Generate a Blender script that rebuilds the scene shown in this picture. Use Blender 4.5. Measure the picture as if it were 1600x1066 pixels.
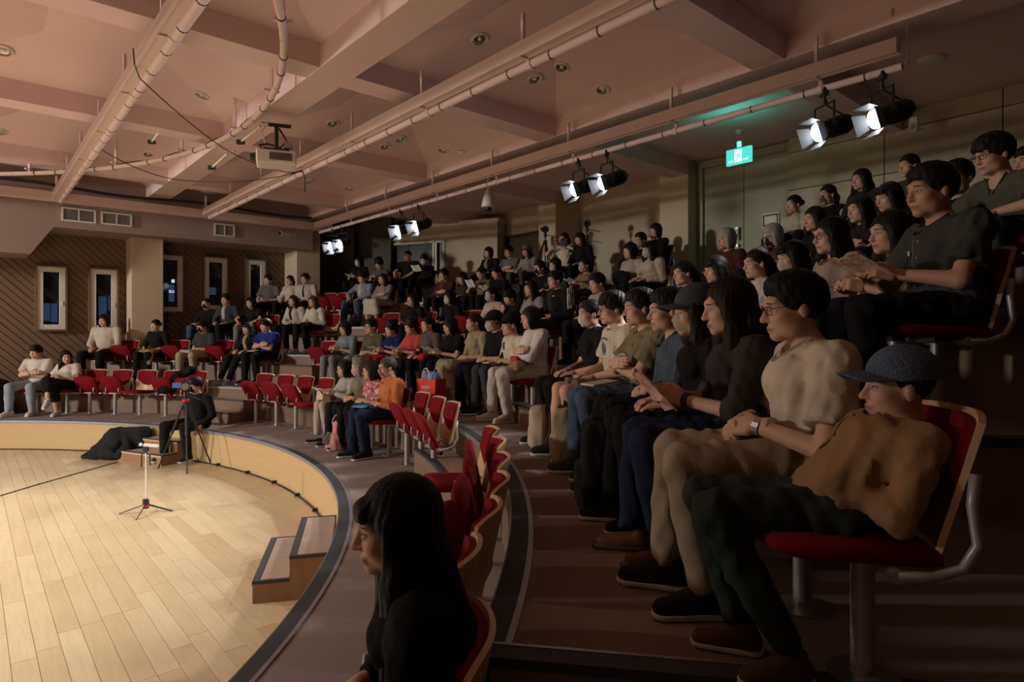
import bpy, bmesh, math, random
import numpy as np
from mathutils import Vector, Matrix
for o in list(bpy.data.objects): bpy.data.objects.remove(o)
SC = bpy.context.scene
COL = SC.collection
rnd = random.Random(7)
PI = math.pi
# ------------------------------------------------------------------ camera
F = 978.0; HY = 520.0; CZ = 2.0                       # focal length and horizon in pixels of 1600x1066
cam = bpy.data.cameras.new('camera'); camo = bpy.data.objects.new('camera', cam); COL.objects.link(camo)
cam.sensor_width = 36; cam.lens = F / 1600 * 36; cam.shift_y = -(533 - HY) / 1600; cam.clip_start = .05
camo.location = (0, 0, CZ); camo.rotation_euler = (PI/2, 0, 0)
SC.camera = camo
# ------------------------------------------------------------------ world and exposure
w = bpy.data.worlds.new('world'); SC.world = w; w.use_nodes = True
w.node_tree.nodes['Background'].inputs[0].default_value = (.010, .009, .011, 1)
w.node_tree.nodes['Background'].inputs[1].default_value = 1.0
vs = SC.view_settings; vs.view_transform = 'Standard'; vs.look = 'None'; vs.exposure = 0.0; vs.gamma = 1; vs.use_curve_mapping = False
# ------------------------------------------------------------------ geometry of the place
C = np.array([-8.6, 3.3])                             # centre of the round stage
R0, PITCH, Z0, RISE = 7.42, 1.19, .495, .54
def Rk(k): return R0 + PITCH * k                      # front edge of tier k
def Zk(k): return Z0 + RISE * k
A = np.array([-.656, .755]); B = np.array([.755, .656])
def AB(a, b, z=0.): p = a*A + b*B; return Vector((p[0], p[1], z))
def pol(r, deg, z=0.): t = math.radians(deg); return Vector((C[0]+r*math.cos(t), C[1]+r*math.sin(t), z))
def onz(px, py, z):
    Y = F*(CZ-z)/(py-HY); return Vector(((px-800)/F*Y, Y, z))
def atY(px, py, Y): return Vector(((px-800)/F*Y, Y, CZ-(py-HY)/F*Y))
def oncirc(px, r, near=False):
    u = (px-800)/F; a = 1+u*u; b = 2*(-C[0]*u-C[1]); c = C[0]**2+C[1]**2-r*r
    q = math.sqrt(max(b*b-4*a*c, 0)); Y = (-b-q if near else -b+q)/(2*a)
    return np.array([u*Y, Y])
# lights over the stage that the frame does not show hang on the same kind of rig
KEY_POWER = 920; FRONT_POWER = 3500; RIG_POWER = 300
KEYCOL = (1.0, .95, .86); RIGCOL = (1.0, .97, .94)
def spot_lamp(name, loc, target, power, col, size=70, blend=.6, rad=.06):
    l = bpy.data.lights.new(name, 'SPOT'); l.energy = power; l.color = col; l.spot_size = math.radians(size); l.spot_blend = blend; l.shadow_soft_size = rad
    o = bpy.data.objects.new(name, l); COL.objects.link(o); o.location = loc
    o.rotation_euler = (Vector(target)-Vector(loc)).to_track_quat('-Z', 'Y').to_euler(); return o
KEYS = [((-9.6, 2.0, 4.2), (-8.4, 3.2, 0), KEY_POWER, 112, .45, 'warm stage flood over the middle of the stage'), ((-7.4, 1.9, 4.2), (-7.2, 3.2, 0), KEY_POWER, 108, .45, 'warm stage flood nearest the photographer'), ((-8.6, 5.2, 4.2), (-7.4, 4.2, 0), KEY_POWER, 108, .45, 'warm stage flood toward the boarded wall'),
        ((-15.2, 2.4, 4.3), (-5.6, 11.4, 1.2), FRONT_POWER, 112, .8, 'warm flood facing the audience from across the stage')]
for (p, t, pw, sz, bl, lab) in KEYS: spot_lamp('stage_lamp', p, t, pw, KEYCOL, sz, bl, .14 if p[0] > -14 else .45)
# ------------------------------------------------------------------ materials
def srgb(h):
    h = h.lstrip('#'); c = [int(h[i:i+2], 16)/255 for i in (0, 2, 4)]
    return tuple(((x+.055)/1.055)**2.4 if x > .04045 else x/12.92 for x in c)
class NT:
    def __init__(s, name):
        s.m = bpy.data.materials.new(name); s.m.use_nodes = True; s.t = s.m.node_tree; s.n = s.t.nodes; s.b = s.n['Principled BSDF']
    def add(s, typ, **kw):
        n = s.n.new(typ)
        for k, v in kw.items():
            if k.startswith('i_'):
                key = k[2:]; n.inputs[int(key) if key.isdigit() else key.replace('_', ' ')].default_value = v
            else: setattr(n, k, v)
        return n
    def link(s, a, b): s.t.links.new(a, b)
    def math(s, op, a, b=None, c=None, clamp=False):
        n = s.n.new('ShaderNodeMath'); n.operation = op; n.use_clamp = clamp
        for i, x in enumerate((a, b, c)):
            if x is None: continue
            if isinstance(x, (int, float)): n.inputs[i].default_value = x
            else: s.link(x, n.inputs[i])
        return n.outputs[0]
    def mix(s, fac, a, b, mode='MIX'):
        n = s.n.new('ShaderNodeMix'); n.data_type = 'RGBA'; n.blend_type = mode
        for i, x in ((0, fac), (6, a), (7, b)):
            if isinstance(x, (int, float)): n.inputs[i].default_value = x
            elif isinstance(x, tuple): n.inputs[i].default_value = (*x[:3], 1)
            else: s.link(x, n.inputs[i])
        return n.outputs[2]
    def noise(s, vec, scale, detail=3, rough=.5, dist=0):
        n = s.add('ShaderNodeTexNoise'); n.inputs['Scale'].default_value = scale; n.inputs['Detail'].default_value = detail; n.inputs['Roughness'].default_value = rough; n.inputs['Distortion'].default_value = dist
        if vec is not None: s.link(vec, n.inputs['Vector'])
        return n.outputs['Fac']
    def bump(s, h, strength=.2, dist=.01):
        n = s.add('ShaderNodeBump'); n.inputs['Strength'].default_value = strength; n.inputs['Distance'].default_value = dist
        s.link(h, n.inputs['Height']); s.link(n.outputs[0], s.b.inputs['Normal'])
    def ramp(s, fac, *stops):
        n = s.add('ShaderNodeValToRGB'); e = n.color_ramp.elements
        while len(e) < len(stops): e.new(.5)
        for el, (p, c) in zip(e, stops): el.position = p; el.color = (*c[:3], 1)
        s.link(fac, n.inputs[0]); return n.outputs[0]
    def obj(s): return s.add('ShaderNodeTexCoord').outputs['Object']
    def geo(s): return s.add('ShaderNodeNewGeometry').outputs['Position']
    def base(s, col): 
        if isinstance(col, tuple): s.b.inputs['Base Color'].default_value = (*col[:3], 1)
        else: s.link(col, s.b.inputs['Base Color'])
    def set(s, rough=.5, metal=0., spec=.5):
        s.b.inputs['Roughness'].default_value = rough; s.b.inputs['Metallic'].default_value = metal; s.b.inputs['Specular IOR Level'].default_value = spec; return s.m
M = {}
def plain(name, col, rough=.5, metal=0., spec=.5, noise=.12, scale=8, bump=0.):
    t = NT(name); p = t.obj(); f = t.noise(p, scale)
    t.base(t.mix(f, tuple(c*(1-noise) for c in col), tuple(min(1, c*(1+noise)) for c in col)))
    if bump: t.bump(t.noise(p, scale*12, 2), bump)
    M[name] = t.set(rough, metal, spec); return M[name]
def glow(name, col, strength):
    t = NT(name); t.base((.02, .02, .02)); t.b.inputs['Emission Color'].default_value = (*col, 1); t.b.inputs['Emission Strength'].default_value = strength
    M[name] = t.set(.4); return M[name]
plain('bulkhead_paint', (.33, .25, .235), .85, spec=.2, noise=.05, scale=1.2)
plain('ceiling_paint', (.77, .58, .60), .85, spec=.2, noise=.05, scale=1.2, bump=.05)
plain('wall_paint', (.55, .47, .36), .85, spec=.2, noise=.06, scale=1.5, bump=.05)
plain('wall_cream', (.60, .50, .37), .8, spec=.2, noise=.05, scale=1.5)
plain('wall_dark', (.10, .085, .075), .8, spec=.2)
plain('strut_paint', (.74, .57, .57), .6, spec=.3, noise=.05, scale=3)
plain('white_metal', (.70, .68, .64), .4, spec=.4, noise=.04)
plain('white_plastic', (.75, .73, .68), .45, noise=.04)
plain('steel', (.50, .50, .52), .32, .85, noise=.08, scale=20)
plain('grey_metal', (.42, .41, .41), .42, .35, noise=.06, scale=20)
plain('black_metal', (.018, .018, .020), .45, noise=.1)
plain('black_plastic', (.015, .015, .017), .4, noise=.1)
plain('rubber', (.045, .047, .055), .7, noise=.15, scale=30)
plain('nosing_metal', (.36, .36, .40), .4, .6, noise=.08, scale=25)
plain('barn_grey', (.16, .16, .17), .5, .3)
plain('beech', (.60, .40, .22), .42, spec=.4, noise=.14, scale=14)
plain('red_fabric', (.185, .006, .013), .85, spec=.15, noise=.14, scale=30, bump=.25)
plain('dark_glass', (.012, .013, .017), .06, spec=.6, noise=.0)
plain('mirror_can', (.92, .91, .90), .12, 1.0, noise=.02)
plain('door_paint', (.40, .39, .29), .6, spec=.3, noise=.05, scale=2)
plain('red_plastic', (.55, .02, .02), .35)
plain('paper', (.70, .66, .58), .8, spec=.2, noise=.05)
plain('grey_pane', (.045, .047, .055), .25, spec=.5, noise=.1)
glow('lamp_lens', (.86, .93, 1.0), 14)
glow('exit_green', (.08, .70, .58), 1.15)
glow('exit_white', (.75, 1.0, .95), 1.7)
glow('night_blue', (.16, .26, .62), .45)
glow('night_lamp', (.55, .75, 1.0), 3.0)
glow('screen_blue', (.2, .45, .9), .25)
# stage planks: colour by plank, grain along it
t = NT('stage_plank'); p = t.obj(); mp = t.add('ShaderNodeMapping'); t.link(p, mp.inputs[0]); mp.inputs['Scale'].default_value = (2.2, 30, 30)
inf = t.add('ShaderNodeObjectInfo'); g = t.add('ShaderNodeNewGeometry')
r_ = t.math('FRACT', t.math('ADD', inf.outputs['Random'], t.math('MULTIPLY', g.outputs['Random Per Island'], 3.7)))
mp2 = t.add('ShaderNodeVectorMath', operation='ADD'); cb = t.add('ShaderNodeCombineXYZ'); t.link(t.math('MULTIPLY', r_, 40), cb.inputs[0]); t.link(t.math('MULTIPLY', r_, 17), cb.inputs[1])
t.link(mp.outputs[0], mp2.inputs[0]); t.link(cb.outputs[0], mp2.inputs[1])
gr = t.noise(mp2.outputs[0], 1.6, 6, .6)
c0 = t.ramp(r_, (0, (.47, .345, .20)), (.35, (.54, .415, .255)), (.7, (.58, .455, .29)), (1, (.51, .385, .23)))
c1 = t.mix(t.math('MULTIPLY', t.math('SUBTRACT', gr, .35, clamp=True), .9), c0, (.34, .21, .11))
wp = t.geo(); big = t.noise(wp, 1.1, 4); sc_ = t.noise(wp, 9, 6, .75)
c2 = t.mix(t.math('MULTIPLY', t.math('SUBTRACT', big, .5, clamp=True), .9, clamp=True), c1, (.62, .49, .32))
c3 = t.mix(t.math('MULTIPLY', t.math('SUBTRACT', sc_, .66, clamp=True), 5, clamp=True), c2, (.72, .62, .47))
t.base(c3); t.bump(gr, .08); rr = t.math('ADD', t.math('MULTIPLY', big, .22), .20); t.link(rr, t.b.inputs['Roughness']); t.b.inputs['Specular IOR Level'].default_value = .45
M['stage_plank'] = t.m
t = NT('riser_yellow'); p = t.geo(); mp = t.add('ShaderNodeMapping'); t.link(p, mp.inputs[0]); mp.inputs['Scale'].default_value = (1.5, 1.5, 14)
t.base(t.mix(t.noise(mp.outputs[0], 2.5, 4), (.50, .33, .16), (.60, .42, .22))); M['riser_yellow'] = t.set(.45, 0, .4)
def laminate(name, ca, cb_, ax=(9, 9, .8)):
    t = NT(name); p = t.obj(); mp = t.add('ShaderNodeMapping'); t.link(p, mp.inputs[0]); mp.inputs['Scale'].default_value = ax
    t.base(t.mix(t.noise(mp.outputs[0], 2, 5, .6), ca, cb_)); M[name] = t.set(.42, 0, .4)
laminate('step_side', (.20, .105, .06), (.36, .215, .13)); laminate('step_top', (.33, .235, .185), (.50, .39, .32), (14, .8, 14))
laminate('riser_brown', (.20, .13, .095), (.27, .18, .135), (1.5, 1.5, 12)); laminate('slat_wood', (.15, .095, .066), (.25, .165, .118), (.7, 20, 20))
laminate('dark_wood', (.055, .036, .028), (.09, .06, .045))
# carpet: grey brown with dark ovals laid out around the stage
def carpet(name, base, oval, rc, ln, wd, pitch_deg):
    t = NT(name); p = t.geo(); s = t.add('ShaderNodeSeparateXYZ'); t.link(p, s.inputs[0])
    dx = t.math('SUBTRACT', s.outputs[0], float(C[0])); dy = t.math('SUBTRACT', s.outputs[1], float(C[1]))
    r = t.math('SQRT', t.math('ADD', t.math('MULTIPLY', dx, dx), t.math('MULTIPLY', dy, dy)))
    an = t.math('MULTIPLY', t.math('ARCTAN2', dy, dx), 180/PI/pitch_deg)
    fr = t.math('SUBTRACT', t.math('FRACT', t.math('ADD', an, 100.15)), .5)
    w_ = t.noise(p, .9, 1)
    e = t.math('ADD', t.math('POWER', t.math('ABSOLUTE', t.math('DIVIDE', fr, wd)), 2.4),
               t.math('POWER', t.math('ABSOLUTE', t.math('DIVIDE', t.math('SUBTRACT', r, t.math('ADD', rc-.22, t.math('MULTIPLY', w_, .45))), ln)), 2.4))
    msk = t.math('MULTIPLY', t.math('SUBTRACT', 1.06, e), 9, clamp=True)
    fz = t.noise(p, 240, 2); col = t.mix(msk, base, oval)
    t.base(t.mix(t.math('MULTIPLY', fz, .5), col, tuple(c*.55 for c in base))); t.bump(fz, .5, .004); M[name] = t.set(.95, 0, .1)
for k in range(5): carpet('carpet_%d' % k, (.34, .28, .26), (.215, .15, .13) if k else (.295, .24, .22), Rk(k)+.42, .50, .36, 3.9-.35*k)
# skin: one material, face drawn in head coordinates (origin between the eyes, +Y forward)
t = NT('skin'); p = t.obj(); inf = t.add('ShaderNodeObjectInfo'); s = t.add('ShaderNodeSeparateXYZ'); t.link(p, s.inputs[0])
ax = t.math('ABSOLUTE', s.outputs[0]); y, z = s.outputs[1], s.outputs[2]
front = t.math('GREATER_THAN', y, .045)
def ell(cx, cz, rx, rz, soft=6, tilt=0.):
    zz = z if not tilt else t.math('ADD', z, t.math('MULTIPLY', t.math('SUBTRACT', ax, cx), tilt))
    a_ = t.math('DIVIDE', t.math('SUBTRACT', ax, cx), rx); b_ = t.math('DIVIDE', t.math('SUBTRACT', zz, cz), rz)
    q = t.math('ADD', t.math('MULTIPLY', a_, a_), t.math('MULTIPLY', b_, b_))
    return t.math('MULTIPLY', t.math('MULTIPLY', t.math('SUBTRACT', 1.1, q), soft, clamp=True), front)
col = t.mix(t.math('MULTIPLY', t.noise(p, 30, 3), .25), inf.outputs['Color'], (.50, .25, .18))
col = t.mix(t.math('MULTIPLY', ell(.036, -.038, .026, .022, 1.2), .22), col, (.60, .24, .18))
col = t.mix(t.math('MULTIPLY', ell(0, -.071, .024, .0105, 3), .75), col, (.42, .13, .11))
col = t.mix(ell(0, -.0705, .021, .0016, 3), col, (.12, .04, .035))
col = t.mix(ell(.033, .0005, .0150, .0062), col, (.10, .06, .05))
col = t.mix(ell(.033, -.0005, .0135, .0044), col, (.55, .50, .46))
col = t.mix(ell(.032, 0, .0056, .0056), col, (.010, .007, .006))
col = t.mix(t.math('MULTIPLY', ell(.033, .0235, .019, .0042, 3, .12), .85), col, (.025, .018, .015))
t.base(col); t.b.inputs['Subsurface Weight'].default_value = .0; M['skin'] = t.set(.55, 0, .3)
t = NT('cloth'); p = t.obj(); inf = t.add('ShaderNodeObjectInfo'); f = t.noise(p, 7, 4)
t.base(t.mix(1.0, inf.outputs['Color'], t.ramp(f, (.25, (.82, .82, .82)), (.75, (1.12, 1.12, 1.12))), 'MULTIPLY')); t.bump(t.math('ADD', t.noise(p, 260, 2), t.math('MULTIPLY', t.noise(p, 16, 3, .5, 1.5), 3)), .22, .006); M['cloth'] = t.set(.9, 0, .12)
t = NT('knit'); p = t.obj(); inf = t.add('ShaderNodeObjectInfo'); vo = t.add('ShaderNodeTexVoronoi'); t.link(p, vo.inputs['Vector']); vo.inputs['Scale'].default_value = 150
t.base(t.mix(vo.outputs['Distance'], inf.outputs['Color'], (.15, .18, .25))); t.bump(vo.outputs['Distance'], .5, .004); M['knit'] = t.set(.95, 0, .1)
t = NT('print_cloth'); p = t.obj(); inf = t.add('ShaderNodeObjectInfo'); f = t.noise(p, 22, 2)
t.base(t.mix(t.math('MULTIPLY', t.math('SUBTRACT', f, .5, clamp=True), 9, clamp=True), inf.outputs['Color'], (.62, .55, .50))); M['print_cloth'] = t.set(.9, 0, .12)
t = NT('hair'); p = t.obj(); inf = t.add('ShaderNodeObjectInfo'); mp = t.add('ShaderNodeMapping'); t.link(p, mp.inputs[0]); mp.inputs['Scale'].default_value = (90, 60, 4)
f = t.noise(mp.outputs[0], 1.5, 3); t.base(t.mix(f, inf.outputs['Color'], (.004, .003, .003))); t.bump(f, .6, .006); M['hair'] = t.set(.58, 0, .2)
t = NT('solid'); inf = t.add('ShaderNodeObjectInfo'); t.link(inf.outputs['Color'], t.b.inputs['Base Color']); M['solid'] = t.set(.55, 0, .35)
t = NT('perforated'); p = t.obj(); s = t.add('ShaderNodeSeparateXYZ'); t.link(p, s.inputs[0])
def dots(ch, n): return t.math('ABSOLUTE', t.math('SUBTRACT', t.math('FRACT', t.math('MULTIPLY', ch, n)), .5))
d = t.math('SQRT', t.math('ADD', t.math('POWER', dots(s.outputs[0], 38), 2), t.math('POWER', dots(s.outputs[2], 62), 2)))
t.base(t.mix(t.math('LESS_THAN', d, .24), (.53, .45, .34), (.12, .10, .08))); M['perforated'] = t.set(.85, 0, .2)
t = NT('flyer'); p = t.obj(); f = t.noise(p, 14, 2); t.base(t.ramp(f, (.40, (.62, .42, .33)), (.5, (.42, .20, .15)), (.60, (.66, .52, .42)))); M['flyer'] = t.set(.6, 0, .3)
t = NT('clear_plastic'); t.base((.75, .70, .68)); t.b.inputs['Alpha'].default_value = .35; M['clear_plastic'] = t.set(.15, 0, .5)
t = NT('pane_glass'); t.base((.02, .022, .03)); t.b.inputs['Alpha'].default_value = .45; M['pane_glass'] = t.set(.05, 0, .6)
# ------------------------------------------------------------------ mesh helpers
def link(o, parent=None, mat=None):
    COL.objects.link(o)
    if parent is not None: o.parent = parent
    if mat is not None and o.data is not None and not o.data.materials: o.data.materials.append(M[mat] if isinstance(mat, str) else mat)
    return o
def tag(o, label, cat, group=None):
    o['label'] = label; o['category'] = cat
    if group: o['group'] = group
    return o
def struct(o, label=None):
    o['kind'] = 'structure'
    if label: o['label'] = label
    return o
def empty(name, loc, rz=0., parent=None):
    o = bpy.data.objects.new(name, None); COL.objects.link(o); o.location = loc; o.rotation_euler = (0, 0, rz); o.empty_display_size = .1
    if parent is not None: o.parent = parent
    return o
def ob(name, mesh, mat=None, parent=None, loc=None, rot=None, col=None):
    if mat and not mesh.materials: mesh.materials.append(M[mat])
    o = bpy.data.objects.new(name, mesh); COL.objects.link(o)
    if parent is not None: o.parent = parent
    if loc is not None: o.location = loc
    if rot is not None: o.rotation_euler = rot
    if col is not None: o.color = (*col[:3], 1)
    return o
def npmesh(name, v, q, smooth=True):
    me = bpy.data.meshes.new(name); n = len(v); m = len(q); k = q.shape[1] if m else 4
    me.vertices.add(n); me.vertices.foreach_set('co', np.asarray(v, np.float32).ravel())
    me.loops.add(m*k); me.loops.foreach_set('vertex_index', np.asarray(q, np.int32).ravel())
    me.polygons.add(m); me.polygons.foreach_set('loop_start', np.arange(0, m*k, k, dtype=np.int32))
    try: me.polygons.foreach_set('loop_total', np.full(m, k, np.int32))
    except Exception: pass
    if smooth: me.polygons.foreach_set('use_smooth', np.ones(m, bool))
    me.update(calc_edges=True); me.validate(); return me
class MB:
    def __init__(s): s.v = []; s.f = []
    def add(s, vs, fs):
        o = len(s.v); s.v += [tuple(x) for x in vs]; s.f += [tuple(i+o for i in f) for f in fs]; return s
    def box(s, c, d, rz=0., M_=None):
        x, y, z = d[0]/2, d[1]/2, d[2]/2; vs = [(i*x, j*y, k*z) for i in (-1, 1) for j in (-1, 1) for k in (-1, 1)]
        R = M_ if M_ is not None else Matrix.Rotation(rz, 3, 'Z'); vs = [R @ Vector(v)+Vector(c) for v in vs]
        return s.add(vs, [(0, 1, 3, 2), (4, 6, 7, 5), (0, 4, 5, 1), (2, 3, 7, 6), (0, 2, 6, 4), (1, 5, 7, 3)])
    def hexa(s, p):      # 8 points: bottom 4 ccw, top 4 ccw
        return s.add(p, [(3, 2, 1, 0), (4, 5, 6, 7), (0, 1, 5, 4), (1, 2, 6, 5), (2, 3, 7, 6), (3, 0, 4, 7)])
    def prism(s, pts, z0, z1):
        n = len(pts); vs = [(p[0], p[1], z0) for p in pts]+[(p[0], p[1], z1) for p in pts]
        return s.add(vs, [tuple(range(n-1, -1, -1)), tuple(range(n, 2*n))]+[(i, (i+1) % n, n+(i+1) % n, n+i) for i in range(n)])
    def tube(s, pts, r, n=8, cap=True, flat=1.):
        pts = [Vector(p) for p in pts]; rs = r if isinstance(r, (list, tuple)) else [r]*len(pts); o = len(s.v); prev = None
        for i, p in enumerate(pts):
            d = (pts[min(i+1, len(pts)-1)]-pts[max(i-1, 0)]).normalized()
            if prev is None: u = d.orthogonal().normalized()
            else: u = (prev-d*prev.dot(d)); u = u.normalized() if u.length > 1e-6 else d.orthogonal().normalized()
            prev = u; w_ = d.cross(u)
            for j in range(n):
                a = 2*PI*j/n; s.v.append(tuple(p+(u*math.cos(a)+w_*math.sin(a)*flat)*rs[i]))
        for i in range(len(pts)-1):
            for j in range(n): a = o+i*n+j; b = o+i*n+(j+1) % n; s.f.append((a, b, b+n, a+n))
        if cap: s.f.append(tuple(range(o+n-1, o-1, -1))); s.f.append(tuple(range(o+(len(pts)-1)*n, o+len(pts)*n)))
        return s
    def lathe(s, prof, n=16, c=(0, 0, 0), Mx=None):
        o = len(s.v); vs = []
        for r, z in prof:
            for j in range(n): vs.append(Vector((r*math.cos(2*PI*j/n), r*math.sin(2*PI*j/n), z)))
        if Mx is not None: vs = [Mx @ v for v in vs]
        s.v += [tuple(v+Vector(c)) for v in vs]
        for i in range(len(prof)-1):
            for j in range(n): a = o+i*n+j; b = o+i*n+(j+1) % n; s.f.append((a, b, b+n, a+n))
        if prof[0][0] > 1e-4: s.f.append(tuple(range(o+n-1, o-1, -1)))
        if prof[-1][0] > 1e-4: s.f.append(tuple(range(o+(len(prof)-1)*n, o+len(prof)*n)))
        return s
    def sheet(s, fn, nu, nv, th):      # fn(u,v)->(point); thickness along finite-difference normal
        P = [[Vector(fn(i/nu, j/nv)) for j in range(nv+1)] for i in range(nu+1)]; o = len(s.v); N = (nu+1)*(nv+1); top = []; bot = []
        for i in range(nu+1):
            for j in range(nv+1):
                du = P[min(i+1, nu)][j]-P[max(i-1, 0)][j]; dv = P[i][min(j+1, nv)]-P[i][max(j-1, 0)]; n = du.cross(dv)
                n = n.normalized() if n.length > 1e-9 else Vector((0, 0, 1)); top.append(P[i][j]+n*th/2); bot.append(P[i][j]-n*th/2)
        s.v += [tuple(x) for x in top+bot]; I = lambda i, j: o+i*(nv+1)+j
        for i in range(nu):
            for j in range(nv):
                a, b, c, d = I(i, j), I(i+1, j), I(i+1, j+1), I(i, j+1); s.f.append((a, b, c, d)); s.f.append((a+N, d+N, c+N, b+N))
        for i in range(nu): 
            for j in (0, nv): a, b = I(i, j), I(i+1, j); s.f.append((a, a+N, b+N, b) if j == 0 else (a, b, b+N, a+N))
        for j in range(nv):
            for i in (0, nu): a, b = I(i, j), I(i, j+1); s.f.append((a, b, b+N, a+N) if i == 0 else (a, a+N, b+N, b))
        return s
    def mesh(s, name='part', smooth=False, bevel=0., autos=None):
        me = bpy.data.meshes.new(name); me.from_pydata(s.v, [], s.f); 
        if bevel:
            bm = bmesh.new(); bm.from_mesh(me); bmesh.ops.bevel(bm, geom=[e for e in bm.edges if len(e.link_faces) == 2 and e.calc_face_angle(0) > .6], offset=bevel, segments=2, affect='EDGES', profile=.5); bm.to_mesh(me); bm.free()
        if smooth: me.polygons.foreach_set('use_smooth', np.ones(len(me.polygons), bool))
        me.update()
        if smooth and autos: me.set_sharp_from_angle(angle=autos)
        return me
def part(name, mb, mat, parent=None, **kw):
    sm = kw.pop('smooth', False); bv = kw.pop('bevel', 0.); au = kw.pop('autos', .7)
    return ob(name, mb.mesh(name, sm, bv, au), mat, parent, **kw)
def arcpts(r, a0, a1, n): return [pol(r, a0+(a1-a0)*i/n) for i in range(n+1)]
def sector(mb, r0, r1, a0, a1, z0, z1, n=None):
    n = n or max(2, int(abs(a1-a0)/1.5)); inn = arcpts(r0, a0, a1, n); out = arcpts(r1, a0, a1, n)
    for i in range(n):
        p = [inn[i], out[i], out[i+1], inn[i+1]]; mb.hexa([(q.x, q.y, z0) for q in p]+[(q.x, q.y, z1) for q in p])
    return mb
def ringstrip(r0, r1, a0, a1, z0, z1, n):           # watertight arc box
    mb = MB(); inn = arcpts(r0, a0, a1, n); out = arcpts(r1, a0, a1, n); N = n+1
    mb.v = [(q.x, q.y, z0) for q in inn]+[(q.x, q.y, z0) for q in out]+[(q.x, q.y, z1) for q in inn]+[(q.x, q.y, z1) for q in out]
    for i in range(n):
        a, b, c, d = i, N+i, 2*N+i, 3*N+i
        mb.f += [(a, a+1, b+1, b), (c, d, d+1, c+1), (a, c, c+1, a+1), (b, b+1, d+1, d)]
    mb.f += [(0, N, 3*N, 2*N), (n, 2*N+n, 3*N+n, N+n)]
    return mb
# ------------------------------------------------------------------ stage floor, tiers, risers
floor = struct(part('floor', MB().box((-4, 4, -.06), (40, 40, .06)), 'dark_wood'), 'sub floor below the stage boards')
PW = .128; plank_mb = MB().box((0, 0, 0), (1.10-.003, PW-.0026, .024)); plank_me = plank_mb.mesh('plank', bevel=.001); plank_me.materials.append(M['stage_plank'])
ang = math.atan2(A[1], A[0]); cells = []
for ib in range(-95, 40):
    b0 = ib*PW; off = rnd.random()*1.1
    for ia in range(-12, 16):
        a0 = ia*1.1+off; p = AB(a0, b0, -.0095); r = math.hypot(p.x-C[0], p.y-C[1])
        if r > R0+.55: continue
        px = 800+F*p.x/p.y if p.y > .3 else -9e9; py = HY+F*2/p.y if p.y > .3 else 9e9
        vis = -60 < px < 560 and py < 1110
        cells.append((p.y if vis else 1e3+r, p))
cells.sort(key=lambda c: c[0])
rest = MB(); Rz = Matrix.Rotation(ang, 3, 'Z')
for i, (d, p) in enumerate(cells):
    if i < 300 and d < 1e3:
        ob('plank', plank_me, None, floor, p, (0, 0, ang))
    else: rest.box(p, (1.10-.003, PW-.0026, .024), M_=Rz)
st_ = part('plank_field', rest, 'stage_plank', floor); st_['kind'] = 'stuff'
ENDS = [-32, -9.6, -4.4, -2.5, -2.5]; A1 = 118
struct(ob('stage_riser', ringstrip(R0, R0+.06, -40, 175, 0, Z0-.03, 150).mesh('stage_riser', True, 0, .5), 'riser_yellow'), 'curved yellow wood riser around the stage')
tn = 0
for k in range(5):
    z = Zk(k); zb = 0 if k == 0 else Zk(k-1); r0 = Rk(k); a0 = ENDS[k]; a1 = A1 if k else 175
    rin = r0+.062 if k == 0 else r0
    struct(part('floor_tier', ringstrip(rin, 17.2, a0, a1, z-.03, z, 96), 'carpet_%d' % k, smooth=True, autos=.5), 'carpeted seating tier %s' % ('nearest the stage', 'of the second row', 'of the third row', 'of the fourth row', 'at the top by the walls')[k])
    if k:
        struct(ob('tier_riser', ringstrip(r0+.004, r0+.05, a0, a1, zb, z-.03, 96).mesh('tier_riser', True, 0, .5), 'riser_brown'), 'brown laminate riser of a seating tier')
        e = AB(0, 0); p0 = pol(r0, a0); p1 = pol(17.2, a0); d = (p1-p0).normalized(); n_ = Vector((d.y, -d.x, 0)); mid = (p0+p1)/2; L = (p1-p0).length
        struct(part('tier_riser', MB().box((mid.x, mid.y, (zb+z-.03)/2)-Vector((0, 0, 0))-n_*(-.02) if False else Vector((mid.x, mid.y, (zb+z-.03)/2))+n_*-.02, (L, .03, z-.03-zb), math.atan2(d.y, d.x)), 'riser_brown'), 'side riser of a seating tier along the aisle')
        tn += 1; tr = struct(part('trim_%d' % tn, MB().box(Vector((mid.x, mid.y, z-.008))-n_*.03, (L, .075, .03), math.atan2(d.y, d.x)), 'rubber'), 'dark rubber nosing along the aisle')
        part('metal_edge', MB().box(Vector((mid.x, mid.y, z+.0025))-n_*.075, (L, .014, .014), math.atan2(d.y, d.x)), 'nosing_metal', tr)
    tn += 1
    tr = struct(ob('trim_%d' % tn, ringstrip(r0-.012, r0+.075, a0, a1, z-.028, z+.004, 120).mesh('trim', True, 0, .5), 'rubber'), 'dark rubber nosing along the edge of a tier')
    ob('metal_edge', ringstrip(r0+.075, r0+.098, a0, a1, z-.02, z+.006, 120).mesh('edge', True, 0, .5), 'nosing_metal', tr)
    ob('metal_edge', ringstrip(r0-.018, r0-.012, a0, a1, z-.035, z+.004, 120).mesh('edge', True, 0, .5), 'nosing_metal', tr)
# cable along the foot of the stage riser with clips
cb_ = tag(part('cable', MB().tube([pol(R0-.03, a, .012) for a in np.linspace(-5, 110, 150)], .009, 6), 'black_plastic', smooth=True), 'thin black cable along the foot of the yellow stage riser', 'cable')
for a in (62, 55.5, 49, 42.5, 36, 30): part('cable_clip', MB().box(pol(R0-.035, a, .022), (.05, .035, .035), math.radians(a)), 'black_plastic', cb_)
tag(part('cable', MB().tube([onz(-40, 787, .008), onz(60, 757, .008), onz(120, 740, .008), onz(184, 722, .008)], .007, 6), 'black_plastic', smooth=True), 'straight black cable lying across the stage boards', 'cable')
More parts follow.
